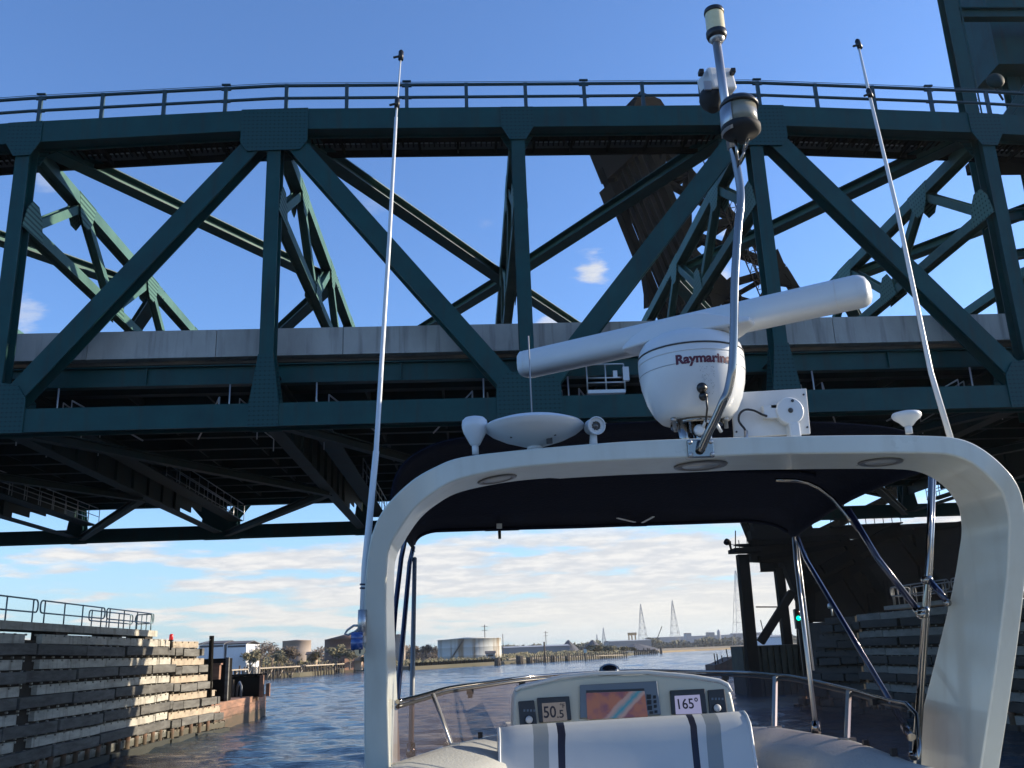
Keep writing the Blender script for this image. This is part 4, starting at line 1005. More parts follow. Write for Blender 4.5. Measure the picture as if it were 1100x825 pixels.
# far mass of winter woods and scrub: one uncountable belt each
def belt(name, segs, m, ls, label, dens, h):
    mb = MB(); rnd = random.Random(3)
    for (xa, ya, xb, yb) in segs:
        Ln = math.hypot(xb-xa, yb-ya); n = int(Ln*dens)
        for i in range(n):
            f_ = rnd.random(); x = xa+(xb-xa)*f_; y = ya+(yb-ya)*f_+rnd.uniform(-6, 20)
            hh = h*(.6+.4*math.sin(f_*23)*math.sin(f_*57+1)+.25*rnd.random()); c = Vector((x+rnd.uniform(-3, 3), y, 1+hh*rnd.random()**.8))
            a = Vector((rnd.uniform(-1, 1), rnd.uniform(-1, 1), rnd.uniform(-1, 1))).normalized(); b = a.orthogonal().normalized(); s_ = ls*rnd.uniform(.6, 1.5)
            mb.add([c+a*s_, c+b*s_*.7, c-a*s_, c-b*s_*.7], [(0, 1, 2, 3)])
    return tag(mb.build(name, m, fix=False), label, 'woods', kind='stuff')
belt('distant_woods', [(-260, 480, -10, 520)], leafb, .7, 'brown winter woods behind the oil tanks', 60, 8)
belt('low_scrub', [(10, 430, 95, 640), (95, 640, 110, 700)], leafo, .5, 'low tan scrub between the white tank and the gravel heaps', 45, 2.4)
belt('scrub_belt', [(-150, 262, -48, 300)], leafo, .5, 'olive scrub along the left bank behind the wharf', 110, 4.2)
belt('bank_scrub', [(-30, 322, 20, 380), (20, 385, 70, 440)], leafo, .35, 'low scrub along the bank below the white tank', 55, 1.8)
belt('far_woods', [(60, 1000, 460, 1080), (460, 1080, 900, 1250)], evg, 2.2, 'dark low woods beyond the marsh', 14, 9)
belt('horizon_woods', [(-700, 1450, 1500, 1650)], evg, 3.0, 'thin dark woods along the horizon', 5, 10)
# ================================================================== THE BOAT
boat = thing('motor_yacht', (.75, 3, 0), 'cream flybridge motor yacht the picture is taken from, with radar arch and windscreen', 'boat')
YA = 3.2
def arch_pt(px, py, dy=0.0):
    # arch plane rakes forward towards the feet:  Y = YA + .30*(5.15 - z) below the crown
    Y = YA
    for _ in range(8):
        p = at(px, py, Y=Y); Y = YA + .32*max(0, 5.15-p.z)
    return at(px, py, Y=Y)
outer = [(394, 905), (391.5, 825), (391, 740), (391, 655), (394, 605), (400, 572), (413.6, 544.5), (441, 517), (468, 501), (495.5, 491), (550, 484), (610, 478.5), (680, 473.5), (750, 470.5), (820, 468.8), (882, 467.6), (945, 467), (991, 467.6), (1023.6, 469.5), (1045.5, 476), (1067, 490), (1086, 509), (1097, 528), (1102, 553), (1103, 580), (1102, 620), (1094, 690), (1084, 760), (1074, 825), (1064, 900)]
inner = [(422, 905), (419, 825), (416.5, 740), (414.8, 655), (416, 604.5), (418.5, 590), (424.5, 577), (445, 547), (468, 528), (495.5, 514.5), (550, 503.5), (610, 498), (680, 494), (750, 491.3), (820, 488.4), (882, 487.4), (940, 486.9), (985, 487), (1018, 488.6), (1040, 495.5), (1059, 509), (1075.5, 528), (1082, 547), (1084, 562), (1083.6, 580), (1081, 625), (1073, 690), (1063, 760), (1053, 825), (1042, 900)]
oc = catmull(outer, 5); ic = catmull(inner, 5)
rows = []
for a, b in zip(oc, ic):
    A_ = arch_pt(*a); B_ = arch_pt(*b)
    zz_ = min(A_.z, B_.z); th = .30+.22*max(0, min(1, (5.15-zz_)/.9))
    leftness = 1 if a[0] < 600 else 0
    if leftness: th *= .9
    rows.append([A_, B_, B_+Vector((0, th, 0)), A_+Vector((0, th, 0))])
mb = MB(); mb.loft(rows, closed_u=True); n_ = len(rows)
mb.f.append([0, 1, 2, 3]); mb.m.append(0); mb.sm.append(True); b_ = (n_-1)*4; mb.f.append([b_+3, b_+2, b_+1, b_]); mb.m.append(0); mb.sm.append(True)
arch = mb.build('radar_arch', gel, boat, loc=(.8, 3.4, 5.2)); bevel(arch, .007, 3, 35); smooth(arch, 35)
# flush arch lights in the underside
def arch_light(px, py, rx, label):
    z = arch_pt(px, py).z
    c = at(px, py, Y=YA+.16); c.z = 5.2
    # lies flush on the underside: height and tilt from the arch section there
    cand = sorted([r for r in rows if r[1].z > 4.95], key=lambda r: abs(r[1].x-c.x))[:2]; r0, r1 = sorted(cand, key=lambda r: r[1].x)
    f_ = (c.x-r0[1].x)/(r1[1].x-r0[1].x); zu = r0[1].z*(1-f_)+r1[1].z*f_
    tx = (r1[1]-r0[1]).normalized(); nn_ = tx.cross(Vector((0, 1, 0))); nn_ = nn_ if nn_.z < 0 else -nn_
    q = Vector((c.x, YA+.155, zu))+nn_*.001
    t = thing('arch_light', q, label, 'light', 'round lights let into the underside of the arch')
    m1 = MB(); m1.lathe([(rx*.7, .0), (rx*.66, .003), (.0, .004)], q, nn_, 28); m1.build('lens', mat('frosted_lens', (.30, .31, .31), .3, coat=.5) if 'frosted_lens' not in MATS else MATS['frosted_lens'], t)
    m1 = MB(); m1.lathe([(rx, 0), (rx*.97, .004), (rx*.75, .005), (rx*.7, .0)], q, nn_, 28); m1.build('trim_ring', mat('dark_trim', (.1, .1, .1), .35) if 'dark_trim' not in MATS else MATS['dark_trim'], t)
arch_light(534, 513.5, .075, 'round arch light under the left end of the arch')
arch_light(752, 498.5, .10, 'faint large round arch light under the middle of the arch')
arch_light(945, 495.5, .082, 'dark ringed round arch light under the right end of the arch')

# flybridge windscreen and coaming
T = [(427, 755, 3.7), (457, 747, 4.2), (482, 740, 4.6), (523, 734, 5.1), (568, 728, 5.5), (636, 723, 5.8), (691, 721, 5.9), (745, 722, 5.8), (800, 723, 5.5), (833, 726, 5.2), (854, 728, 5.0), (912, 741, 4.4), (947, 751, 4.0), (974, 757, 3.75)]
Bm = [(427, 818, 3.6), (476, 802, 4.0), (500, 796, 4.4), (535, 789, 4.9), (575, 784, 5.3), (640, 780, 5.6), (691, 778, 5.7), (745, 778, 5.6), (800, 780, 5.3), (832, 781, 5.0), (855, 784, 4.8), (910, 794, 4.2), (945, 806, 3.85), (977, 818, 3.6)]
Tp = [at(x, y, Y=d) for x, y, d in T]; Bp = [at(x, y, Y=d) for x, y, d in Bm]
def dens(P, n=6): return [Vector(v) for v in catmull([tuple(p) for p in P], n)]
Td, Bd = dens(Tp), dens(Bp)
glass = bpy.data.materials.new('tinted_screen'); glass.use_nodes = True; g_ = glass.node_tree; g_.nodes.clear()
go = g_.nodes.new('ShaderNodeOutputMaterial'); ms = g_.nodes.new('ShaderNodeMixShader'); tr = g_.nodes.new('ShaderNodeBsdfTransparent'); pb = g_.nodes.new('ShaderNodeBsdfPrincipled'); fr = g_.nodes.new('ShaderNodeFresnel')
tr.inputs[0].default_value = (.62, .53, .54, 1); pb.inputs['Base Color'].default_value = (.12, .10, .10, 1); pb.inputs['Roughness'].default_value = .12
ad = g_.nodes.new('ShaderNodeMath'); ad.operation = 'ADD'; ad.inputs[1].default_value = .10; g_.links.new(fr.outputs[0], ad.inputs[0]); g_.links.new(ad.outputs[0], ms.inputs[0])
nn = g_.nodes.new('ShaderNodeTexNoise'); nn.inputs['Scale'].default_value = 5; nn.inputs['Detail'].default_value = 6; rr = g_.nodes.new('ShaderNodeMapRange'); rr.inputs[3].default_value = .1; rr.inputs[4].default_value = .4
g_.links.new(nn.outputs[0], rr.inputs[0]); g_.links.new(rr.outputs[0], pb.inputs['Roughness'])
g_.links.new(tr.outputs[0], ms.inputs[1]); g_.links.new(pb.outputs[0], ms.inputs[2]); g_.links.new(ms.outputs[0], go.inputs[0])
ws = thing('windscreen', (.7, 5, 4.3), 'low curved brown tinted windscreen with polished rail round the flybridge front', 'windscreen')
cuts = [0, 6, 30, 54, 66, len(Td)-1]
cuts = [0, 1*6+2, 4*6, 9*6, 11*6, len(Td)-1]
for a, b in zip(cuts[:-1], cuts[1:]):
    m1 = MB(); m1.loft([Bd[a:b+1], [p+Vector((0, 0, -.006)) for p in Td[a:b+1]]]); m1.build('screen_panel', glass, ws, fix=False)
# top rail: dark channel plus bright bead
m1 = MB(); m1.tube([p+Vector((0, 0, .004)) for p in Td]+[at(985, 768, Y=3.65), at(988, 799, Y=3.58), at(987, 822, Y=3.55)], .0085, 10); m1.build('top_rail', chrome, ws)
m1 = MB(); m1.tube([p+Vector((0, .004, -.014)) for p in Td], .008, 8); m1.build('rail_channel', blk, ws)
for i in (cuts[1], cuts[3], cuts[4]):
    a = Td[i]; b = Bd[i]+(Bd[i]-Td[i])*.02; m1 = MB(); tdir = (Bd[i+1]-Bd[i-1]).normalized()
    m1.beam(a, b, .026, .012, (tdir.cross(b-a)))
    m1.tube([a.lerp(b, .02)-tdir*.017, a.lerp(b, .98)-tdir*.017], .007, 6)
    m1.box(b, (.07, .03, .02)); m1.build('screen_post', brushed, ws)
for px, py, Y in ((505, 743, 4.9), (561, 735, 5.4), (779, 728, 5.6), (940, 754, 4.05)):
    c = at(px, py, Y=Y); m1 = MB(); m1.box(c, (.035, .03, .025)); m1.lathe([(.012, 0), (.012, .03)], c-Vector((0, 0, .03)), n=8); m1.build('clip', blk, ws)
for px, py, Y in ((516, 790, 4.7), (930, 799, 4.0), (960, 808, 3.72)):
    c = at(px, py, Y=Y); m1 = MB(); m1.box(c, (.022, .02, .03)); m1.build('clip', blk, ws)
# coaming surface below the screen, inward and outward
cen = Vector((.72, 3.6, 0))
def pull(p, f_, z): return Vector((cen.x+(p.x-cen.x)*f_, cen.y+(p.y-cen.y)*f_, z))
base = [Vector((Bd[0].x-.03, -2.5, Bd[0].z)), Vector((Bd[0].x-.04, 1.5, Bd[0].z))]+Bd+[Vector((Bd[-1].x+.04, 1.5, Bd[-1].z)), Vector((Bd[-1].x+.03, -2.5, Bd[-1].z))]
def rowf(f_, dz, z=None, xf=None):
    o = []
    for p in base:
        q = Vector((cen.x+(p.x-cen.x)*(xf or f_), p.y if p.y < 3.4 else 3.4+(p.y-3.4)*f_, (p.z+dz) if z is None else z)); o.append(q)
    return o
rws = [rowf(1.45, -2.6, z=.9), rowf(1.42, -1.2), rowf(1.22, -.35), rowf(1.10, -.10), rowf(1.03, -.01), rowf(1.0, -.002), rowf(.95, .0), rowf(.88, -.012), rowf(.80, -.03), rowf(.72, -.06), rowf(.68, -.14), rowf(.67, -.95)]
m1 = MB(); m1.loft(rws); co = m1.build('coaming', geld, boat, fix=True); smooth(co, 60)
m1 = MB(); k_ = len(base); fl = rowf(.76, 0, z=3.17); m1.add(fl, [tuple(range(len(fl)))]); m1.build('flybridge_deck', geld, boat)
# hull below (kept simple, out of the picture)
hw_ = [(-7, 2.1), (-2, 2.3), (3, 2.3), (7, 1.9), (10, 1.1), (12.5, .05)]
m1 = MB(); m1.loft([[(cen.x+s_*w_*fz, y, z) for z, fz in ((-.5, .75), (.6, .95), (1.7, 1.0))] for s_ in (1,) for y, w_ in hw_]+[[(cen.x-w_*fz, y, z) for z, fz in ((-.5, .75), (.6, .95), (1.7, 1.0))] for y, w_ in hw_[::-1]])
m1.add([(cen.x+w_, y, 1.7) for y, w_ in hw_]+[(cen.x-w_, y, 1.7) for y, w_ in hw_[::-1]], [tuple(range(12))]); m1.build('hull', gel, boat)

# ------------------------------------------------------------------ bimini top
rear = [(421, 560), (419, 536), (425, 509), (441, 490), (468, 476), (500, 469), (570, 461), (650, 455), (740, 451), (850, 452), (930, 456), (970, 462), (992, 474), (1003, 488), (1006, 503)]
front = [(445, 593), (444, 584), (449, 576), (457, 571.5), (467, 569), (480, 568), (510, 567.5), (560, 566), (620, 564.5), (690, 562), (750, 560), (800, 558.5), (828, 562), (845, 570), (852, 579)]
bi = thing('bimini_top', (.8, 4.4, 5.2), 'navy blue canvas bimini stretched forward of the radar arch', 'bimini')
Rr = [at(x, y, Y=3.62) for x, y in rear]; Fr = [at(x, y, Y=5.2) for x, y in front]
Rr = dens(Rr, 4); Fr = dens(Fr, 4); rws = []
for i in range(9):
    f_ = i/8; bul = .09*math.sin(PI*f_)
    rws.append([a.lerp(b, f_)+Vector((0, 0, bul*min(1, max(0, (a.z-5.15)/.2)))) for a, b in zip(Rr, Fr)])
m1 = MB(); m1.loft(rws); cv = m1.build('canvas', navy, bi, fix=False); so_ = cv.modifiers.new('s', 'SOLIDIFY'); so_.thickness = .006
m1 = MB(); m1.tube([p+Vector((0, -.01, -.006)) for p in Fr[4:-4]], .012, 8); m1.build('front_hem', navy, bi)
m1 = MB(); m1.tube([p.lerp(q, .55)+Vector((0, 0, -.02+.09*math.sin(PI*.55))) for p, q in list(zip(Rr, Fr))[10:-10]], .01, 8); m1.build('bow_seam', navy, bi)
def pole(pts, r, m, name='frame_tube', n=10, parent=bi):
    m1 = MB(); m1.tube(pts, r, n); return m1.build(name, m, parent)
pole([at(437, 570, Y=4.9), at(431, 600, Y=4.7), at(424.5, 655, Y=4.45), at(421, 700, Y=4.3), at(419, 760, Y=4.1)], .0125, navysleeve)
pole([at(444, 588, Y=5.15), at(440, 605, Y=5.05), at(426, 760, Y=4.15)], .0125, navysleeve)
pole([at(445.5, 600, Y=5.1), at(441.5, 806, Y=4.25)], .012, galv2); pole([at(441.5, 800, Y=4.25), at(441.3, 812, Y=4.22)], .02, chrome, 'foot_fitting')
pole([at(853, 578, Y=5.15), at(855, 602, Y=5.0), at(876.5, 782, Y=4.6)], .0115, brushed); pole([at(856.5, 580, Y=5.12), at(859, 602, Y=4.98), at(874, 720, Y=4.75)], .005, brushed)
pole([at(876, 776, Y=4.6), at(877, 787, Y=4.58)], .022, chrome, 'foot_fitting')
pole([at(857, 578, Y=5.1), at(866, 601, Y=4.95), at(978, 790, Y=3.75)], .0125, navysleeve); pole([at(972, 780, Y=3.8), at(979, 792, Y=3.74)], .018, chrome, 'end_fitting')
pole([at(833, 515.5, Y=4.1), at(854.5, 516, Y=4.1), at(868, 518.5, Y=4.08), at(880, 524, Y=4.06), at(895, 536, Y=4.03), at(909, 553, Y=4.0), at(922, 570, Y=3.98)], .009, chrome)
pole([at(911, 547, Y=3.99), at(943, 600, Y=3.92), at(987, 657, Y=3.82)], .0135, navysleeve); pole([at(984, 653, Y=3.83), at(990, 661, Y=3.81)], .018, chrome, 'end_fitting')
m1 = MB(); c0, c1 = at(1000.5, 505, Y=3.8), at(983, 812, Y=3.8); m1.tube([c0, at(997.5, 600, Y=3.8), c1], .0115, 12)
m1.tube([c0+Vector((.018, .01, 0)), at(1001.5, 600, Y=3.8)+Vector((0, .01, 0)), c1+Vector((.018, .01, 0))], .009, 8); m1.build('frame_tube', chrome, bi)
for py, px in ((623, 996), (656, 992.5), (660, 992), (812, 983)): m1 = MB(); c = at(px, py, Y=3.79); m1.lathe([(.02, -.015), (.024, 0), (.02, .015)], c, (-.05, 0, 1), 14); m1.build('collar', chrome, bi)
pole([at(998, 623, Y=3.78), at(1008, 635, Y=3.74), at(1018, 647, Y=3.7)], [.013, .014, .013], navysleeve); m1 = MB(); c = at(1018, 647.5, Y=3.69); m1.sphere(c, .015, 8); m1.build('end_fitting', chrome, bi)
# little hanging switch and white V of straps under canvas
c = at(536.5, 569, Y=5.1); hs = thing('hanging_pull', c, 'tiny black pull hanging from the bimini front edge', 'pull')
m1 = MB(); m1.box(c+Vector((0, 0, .02)), (.03, .02, .025)); m1.build('bracket', brushed, hs); m1 = MB(); m1.lathe([(.008, -.05), (.009, -.01), (.004, 0)], c, n=8); m1.build('pull_body', blk, hs)
sv_ = MB()
for a, b in (((663, 556.5), (682, 561)), ((702, 555), (690, 561.5))): sv_.beam(at(*a, Y=5.0), at(*b, Y=5.12), .014, .004)
tag(sv_.build('canvas_strap', white), 'pair of short white straps in a V under the bimini front', 'strap')

# ------------------------------------------------------------------ helm console
pl0 = at(665, 770, Y=4.62); pn = Vector((0, -1, .28)).normalized()
def onp(px, py, off=0.0):
    d = (at(px, py, Y=1)-CAM); t = ((pl0+pn*off)-CAM).dot(pn)/d.dot(pn); return CAM+d*t
hc = thing('helm_console', (pl0.x, 4.7, 3.17), 'cream helm console with instrument displays ahead of the seat', 'console')
ol = [(548, 850), (551, 800), (551.5, 770), (552, 752), (553.5, 744), (560, 740.5), (603.6, 730), (636, 726.5), (696, 725), (745, 729.5), (773, 734), (782, 738), (786, 746), (790, 764), (799, 800), (806, 850)]
face = [onp(*p) for p in ol]
back = [p+Vector((0, .30, -.004)) for p in face]
m1 = MB(); k_ = len(face); m1.add(face+back, [tuple(range(k_)), tuple(range(k_, 2*k_))[::-1]]+[(i, i+1, k_+i+1, k_+i) for i in range(k_-1)]+[(k_-1, 0, k_, 2*k_-1)])
ch = m1.build('console_housing', mat('cream_console', (.60, .585, .48), .35, 0, (.53, .515, .43), 3, .4), hc); bevel(ch, .012, 3, 25); smooth(ch, 40)
m1 = MB(); m1.box((pl0.x, 4.85, 3.7), (1.05, .4, 1.1)); m1.build('console_base', gel, hc)
m1 = MB(); m1.tube([onp(x, y-1.8, -.0)+Vector((0, .012, .004)) for x, y in ol[4:13]], .010, 8); m1.build('top_lip', white, hc)
def quad(name, q, off, th, m, parent, rnd=.004):
    P = [onp(*p, off) for p in q]; m1 = MB(); m1.prism(P, pn*th); o = m1.build(name, m, parent); bevel(o, rnd, 2, 30); return o
dkgrey = mat('dark_grey_bezel', (.035, .037, .04), .4); silv = mat('silver_grey_bezel', (.16, .19, .22), .4, .3); lcd1 = mat('beige_lcd', (.13, .115, .10), .25, emit=(.30, .25, .21), estr=.16)
lcd2 = mat('lilac_lcd', (.2, .2, .28), .25, emit=(.42, .40, .60), estr=.26); ink = mat('lcd_ink', (.01, .01, .02), .5); knobm = mat('pale_knob', (.6, .6, .6), .35)
# chartplotter screen: a procedural chart
cs = bpy.data.materials.new('chart_screen'); cs.use_nodes = True; t = cs.node_tree; b = t.nodes['Principled BSDF']; b.inputs['Base Color'].default_value = (.02, .02, .02, 1); b.inputs['Roughness'].default_value = .2
g = t.nodes.new('ShaderNodeNewGeometry'); n = t.nodes.new('ShaderNodeTexNoise'); n.inputs['Scale'].default_value = 16; n.inputs['Detail'].default_value = 3; t.links.new(g.outputs['Position'], n.inputs['Vector'])
cr = t.nodes.new('ShaderNodeValToRGB'); t.links.new(n.outputs['Fac'], cr.inputs[0]); cr.color_ramp.elements[0].position = .42; cr.color_ramp.elements[0].color = (.16, .07, .11, 1); cr.color_ramp.elements[1].position = .58; cr.color_ramp.elements[1].color = (.28, .12, .08, 1)
s_ = t.nodes.new('ShaderNodeSeparateXYZ'); t.links.new(g.outputs['Position'], s_.inputs[0])
c_ = onp(672, 756)
def MN(op, a, c=None, d=None):
    q = t.nodes.new('ShaderNodeMath'); q.operation = op
    for i, v in enumerate((a, c, d)):
        if v is None: continue
        if isinstance(v, (int, float)): q.inputs[i].default_value = v
        else: t.links.new(v, q.inputs[i])
    return q.outputs[0]
u_ = MN('SUBTRACT', MN('MULTIPLY_ADD', s_.outputs[2], -1.3, 1.3*c_.z), MN('SUBTRACT', c_.x+.005, s_.outputs[0]))
u_ = MN('ADD', MN('MULTIPLY_ADD', s_.outputs[0], 1.0, -c_.x), MN('MULTIPLY_ADD', s_.outputs[2], -1.2, 1.2*c_.z))
u_ = MN('ABSOLUTE', MN('ADD', u_, MN('MULTIPLY_ADD', n.outputs['Fac'], .05, -.025)))
c2 = t.nodes.new('ShaderNodeValToRGB'); t.links.new(MN('MULTIPLY', u_, 10), c2.inputs[0])
e = c2.color_ramp.elements; e[0].position = 0; e[0].color = (.03, .22, .36, 1); e[1].position = .28; e[1].color = (.32, .25, .28, 1)
mk = t.nodes.new('ShaderNodeMapRange'); t.links.new(u_, mk.inputs[0]); mk.inputs[1].default_value = .036; mk.inputs[2].default_value = .05; mxn = t.nodes.new('ShaderNodeMix'); mxn.data_type = 'RGBA'
t.links.new(mk.outputs[0], mxn.inputs[0]); t.links.new(c2.outputs[0], mxn.inputs[6]); t.links.new(cr.outputs[0], mxn.inputs[7]); t.links.new(mxn.outputs[2], b.inputs['Emission Color']); b.inputs['Emission Strength'].default_value = .24
cp = quad('chartplotter', [(622.7, 772.6), (709.5, 768.5), (705, 732.3), (622.7, 736.6)], 0, .02, silv, hc)
quad('chart_screen', [(631, 773), (696, 770), (692.3, 742.2), (629.5, 744.5)], .0205, .002, cs, cp, .001)
quad('menu_bar', [(629.7, 744.2), (692.3, 742), (692, 739.5), (629.5, 741.8)], .0205, .002, dkgrey, cp, .0005)
for x, y, w_, h_ in ((694.5, 746, 6, 5), (695, 752, 6, 5), (695.6, 758, 6, 5), (697.5, 764, 5, 3), (701.5, 747, 4, 3.5), (702, 752, 4, 3.5), (702.3, 757, 4, 3.5), (703, 763, 4, 3)):
    quad('key', [(x, y+h_), (x+w_*.8, y+h_-.2), (x+w_*.8, y), (x, y+.2)], .0205, .004, blk, cp, .001)
d1 = quad('speed_display', [(579, 777), (613.7, 774), (611.3, 748.6), (576.4, 750.5)], 0, .018, dkgrey, hc); quad('lcd', [(583.5, 776), (609.5, 774), (607.3, 754), (582, 755.6)], .0185, .002, lcd1, d1, .0005)
d2 = quad('heading_display', [(721, 768), (759, 767), (756.4, 740.5), (719, 742.4)], 0, .018, dkgrey, hc); quad('lcd', [(726, 767.5), (754, 766.5), (751.5, 746.2), (724.5, 747.6)], .0185, .002, lcd2, d2, .0005)
k1 = quad('autopilot_control', [(558.6, 781), (577, 779), (573.6, 752.7), (556.5, 754)], 0, .014, dkgrey, hc)
k2 = quad('autopilot_control', [(761.8, 768), (781, 766.5), (777.6, 740.5), (759.6, 741.8)], 0, .014, dkgrey, hc)
for kk, c in ((k1, (568.3, 773.5)), (k2, (770.3, 761))):
    m1 = MB(); m1.lathe([(.017, 0), (.017, .012), (.012, .016), (0, .017)], onp(*c, .014), pn, 18); m1.build('knob', knobm, kk)
    m1 = MB(); m1.lathe([(.023, 0), (.023, .006)], onp(*c, .0135), pn, 20); m1.build('knob_ring', blk, kk)
    for i in range(4):
        m1 = MB(); m1.prism([onp(c[0]-6+i*3.6, c[1]-9, .0142), onp(c[0]-4+i*3.6, c[1]-9.1, .0142), onp(c[0]-4+i*3.6, c[1]-11.5, .0142), onp(c[0]-6+i*3.6, c[1]-11.4, .0142)], pn*.002); m1.build('key', silv, kk)
def text_mesh(body, size, bold=0.0):
    cu = bpy.data.curves.new('txt', 'FONT'); cu.body = body; cu.size = size; cu.offset = bold; cu.align_x = 'CENTER'; cu.align_y = 'CENTER'; cu.resolution_u = 4
    o = bpy.data.objects.new('txt', cu); COL.objects.link(o); bpy.context.view_layer.update()
    me = bpy.data.meshes.new_from_object(o.evaluated_get(bpy.context.evaluated_depsgraph_get())); bpy.data.objects.remove(o); return me
def text_on_console(body, size, px, py, parent, m, off=.022, sx=1):
    me = text_mesh(body, size, size*.012); c = onp(px, py, off); ux = (onp(px+10, py-.5, off)-c).normalized(); uy = pn.cross(ux)
    for v in me.vertices: v.co = c+ux*v.co.x*sx+uy*v.co.y
    me.materials.append(m); o = bpy.data.objects.new('digits', me); COL.objects.link(o); o.parent = parent; o.location = -Vector(parent.parent.location)-Vector(parent.location)
text_on_console('50', .074, 590.5, 765.5, d1, ink, sx=.85); text_on_console('.5', .05, 602, 767.3, d1, ink); text_on_console('°F', .028, 604, 758.5, d1, ink)
text_on_console('165°', .066, 738.5, 756.5, d2, ink, sx=.9)
# compass dome on the console top
c = at(655, 727, Y=4.78); cm = thing('compass', c, 'black domed compass on top of the helm console', 'compass')
m1 = MB(); m1.lathe([(.06, -.02), (.062, .0), (.056, .012)], c, n=24); m1.build('compass_base', blk, cm)
m1 = MB(); m1.lathe([(.055, .012), (.054, .03), (.045, .048), (.025, .06), (0, .064)], c, n=24); m1.build('compass_dome', mat('glossy_black_dome', (.015, .015, .02), .06, coat=1), cm)

# ------------------------------------------------------------------ helm seat
seat = thing('helm_bench', (.62, 4.0, 3.17), 'white vinyl helm bench with navy and grey stripes on its back', 'seat')
smats = [mat('white_vinyl', (.47, .50, .52), .5, 0, (.42, .45, .47), 3, .4, .05, 9), mat('grey_stripe_vinyl', (.22, .25, .265), .5), mat('navy_stripe_vinyl', (.008, .012, .03), .5)]
# columns: top pixel x, bottom pixel x, material to the right of it
cols = [(537, 538, 0), (541, 541, 0), (555, 556, 0), (571.5, 573.6, 1), (587.5, 590, 0), (597, 600, 2), (605.3, 607.5, 0), (635, 636, 0), (665, 666, 0), (700, 702, 0), (736.3, 745.5, 2), (743.3, 753, 0), (752.8, 761.5, 1), (768.3, 778, 0), (782, 795, 0), (792, 805, 0), (798, 812, 0)]
def topy(x): return float(np.interp(x, [537, 545, 606, 691, 786, 795, 800], [783, 779.5, 776, 770.5, 765, 764, 766]))
rowsS = []
for i, (xt, xb, mi) in enumerate(cols):
    a = at(xt, topy(xt), Y=4.0); b = at(xb, 826, Y=3.86); dn = (b-a)
    e_ = 0.0 if 0 < i < len(cols)-1 else .03
    rowsS.append([a+Vector((0, .19, -.55)), a+Vector((0, .17-e_, -.10)), a+Vector((0, .12-e_, -.03)), a+Vector((0, .06, -.004)), a, a+Vector((0, -.035, -.012)), a+Vector((0, -.07, -.04)), a+dn*.5+Vector((0, -.03-e_*0, 0)), b, b+dn*1.5+Vector((0, .02, 0)), b+dn*2.6+Vector((0, .06, 0))])
m1 = MB()
for i in range(len(cols)-1): m1.loft([rowsS[i], rowsS[i+1]], m=cols[i][2])
m1.add(rowsS[0], [tuple(range(11))]); m1.add(rowsS[-1], [tuple(range(11))])
import bmesh
sb = m1.build('backrest', smats, seat); bm = bmesh.new(); bm.from_mesh(sb.data); bmesh.ops.remove_doubles(bm, verts=bm.verts, dist=.0005); bmesh.ops.recalc_face_normals(bm, faces=bm.faces); bm.to_mesh(sb.data); bm.free(); smooth(sb, 50)
for e_ in (0, -1):
    m1 = MB(); m1.tube([p+Vector((-.004 if e_ == 0 else .004, 0, .002)) for p in rowsS[e_][1:10]], .006, 6); m1.build('piping', white, seat)
m1 = MB(); m1.box((.62, 4.25, 3.85), (.95, .5, .14)); o = m1.build('seat_cushion', smats[0], seat); bevel(o, .04, 3)
m1 = MB(); m1.box((.62, 4.2, 3.47), (.85, .45, .6)); m1.build('seat_base', gel, seat)
c = at(529, 824, Y=3.98); m1 = MB(); m1.tube([c+Vector((0, .25, -.03)), c+Vector((0, 0, 0)), c+Vector((0, -.06, -.02))], .027, 10); m1.build('armrest', white, seat)

# ------------------------------------------------------------------ radar
rc = Vector((.885, 3.42, 0)); rad = thing('radar_scanner', (rc.x, rc.y, 5.33), 'white open array radar scanner on a round pedestal above the arch', 'radar')
prof = [(0.02, 5.418), (.105, 5.418), (.135, 5.425), (.158, 5.45), (.182, 5.50), (.198, 5.56), (.2045, 5.61), (.2055, 5.640), (.202, 5.642), (.202, 5.647), (.2055, 5.649), (.2045, 5.672), (.2005, 5.674), (.2005, 5.680), (.203, 5.682), (.197, 5.705), (.182, 5.73), (.15, 5.752), (.10, 5.768), (.02, 5.774)]
def prad(z): return float(np.interp(z, [p[1] for p in prof], [p[0] for p in prof]))
m1 = MB(); m1.lathe(prof, (rc.x, rc.y, 0), n=56); ped = m1.build('pedestal', white, rad); smooth(ped, 50)
m1 = MB(); m1.lathe([(.2062, 5.676), (.2062, 5.679)], (rc.x, rc.y, 0), n=56); m1.build('seal_line', dkgrey, rad)
m1 = MB(); m1.lathe([(.2046, 5.600), (.2046, 5.6022)], (rc.x, rc.y, 0), n=56); m1.build('mould_seam', mat('grey_seam', (.3, .32, .33), .6), rad)
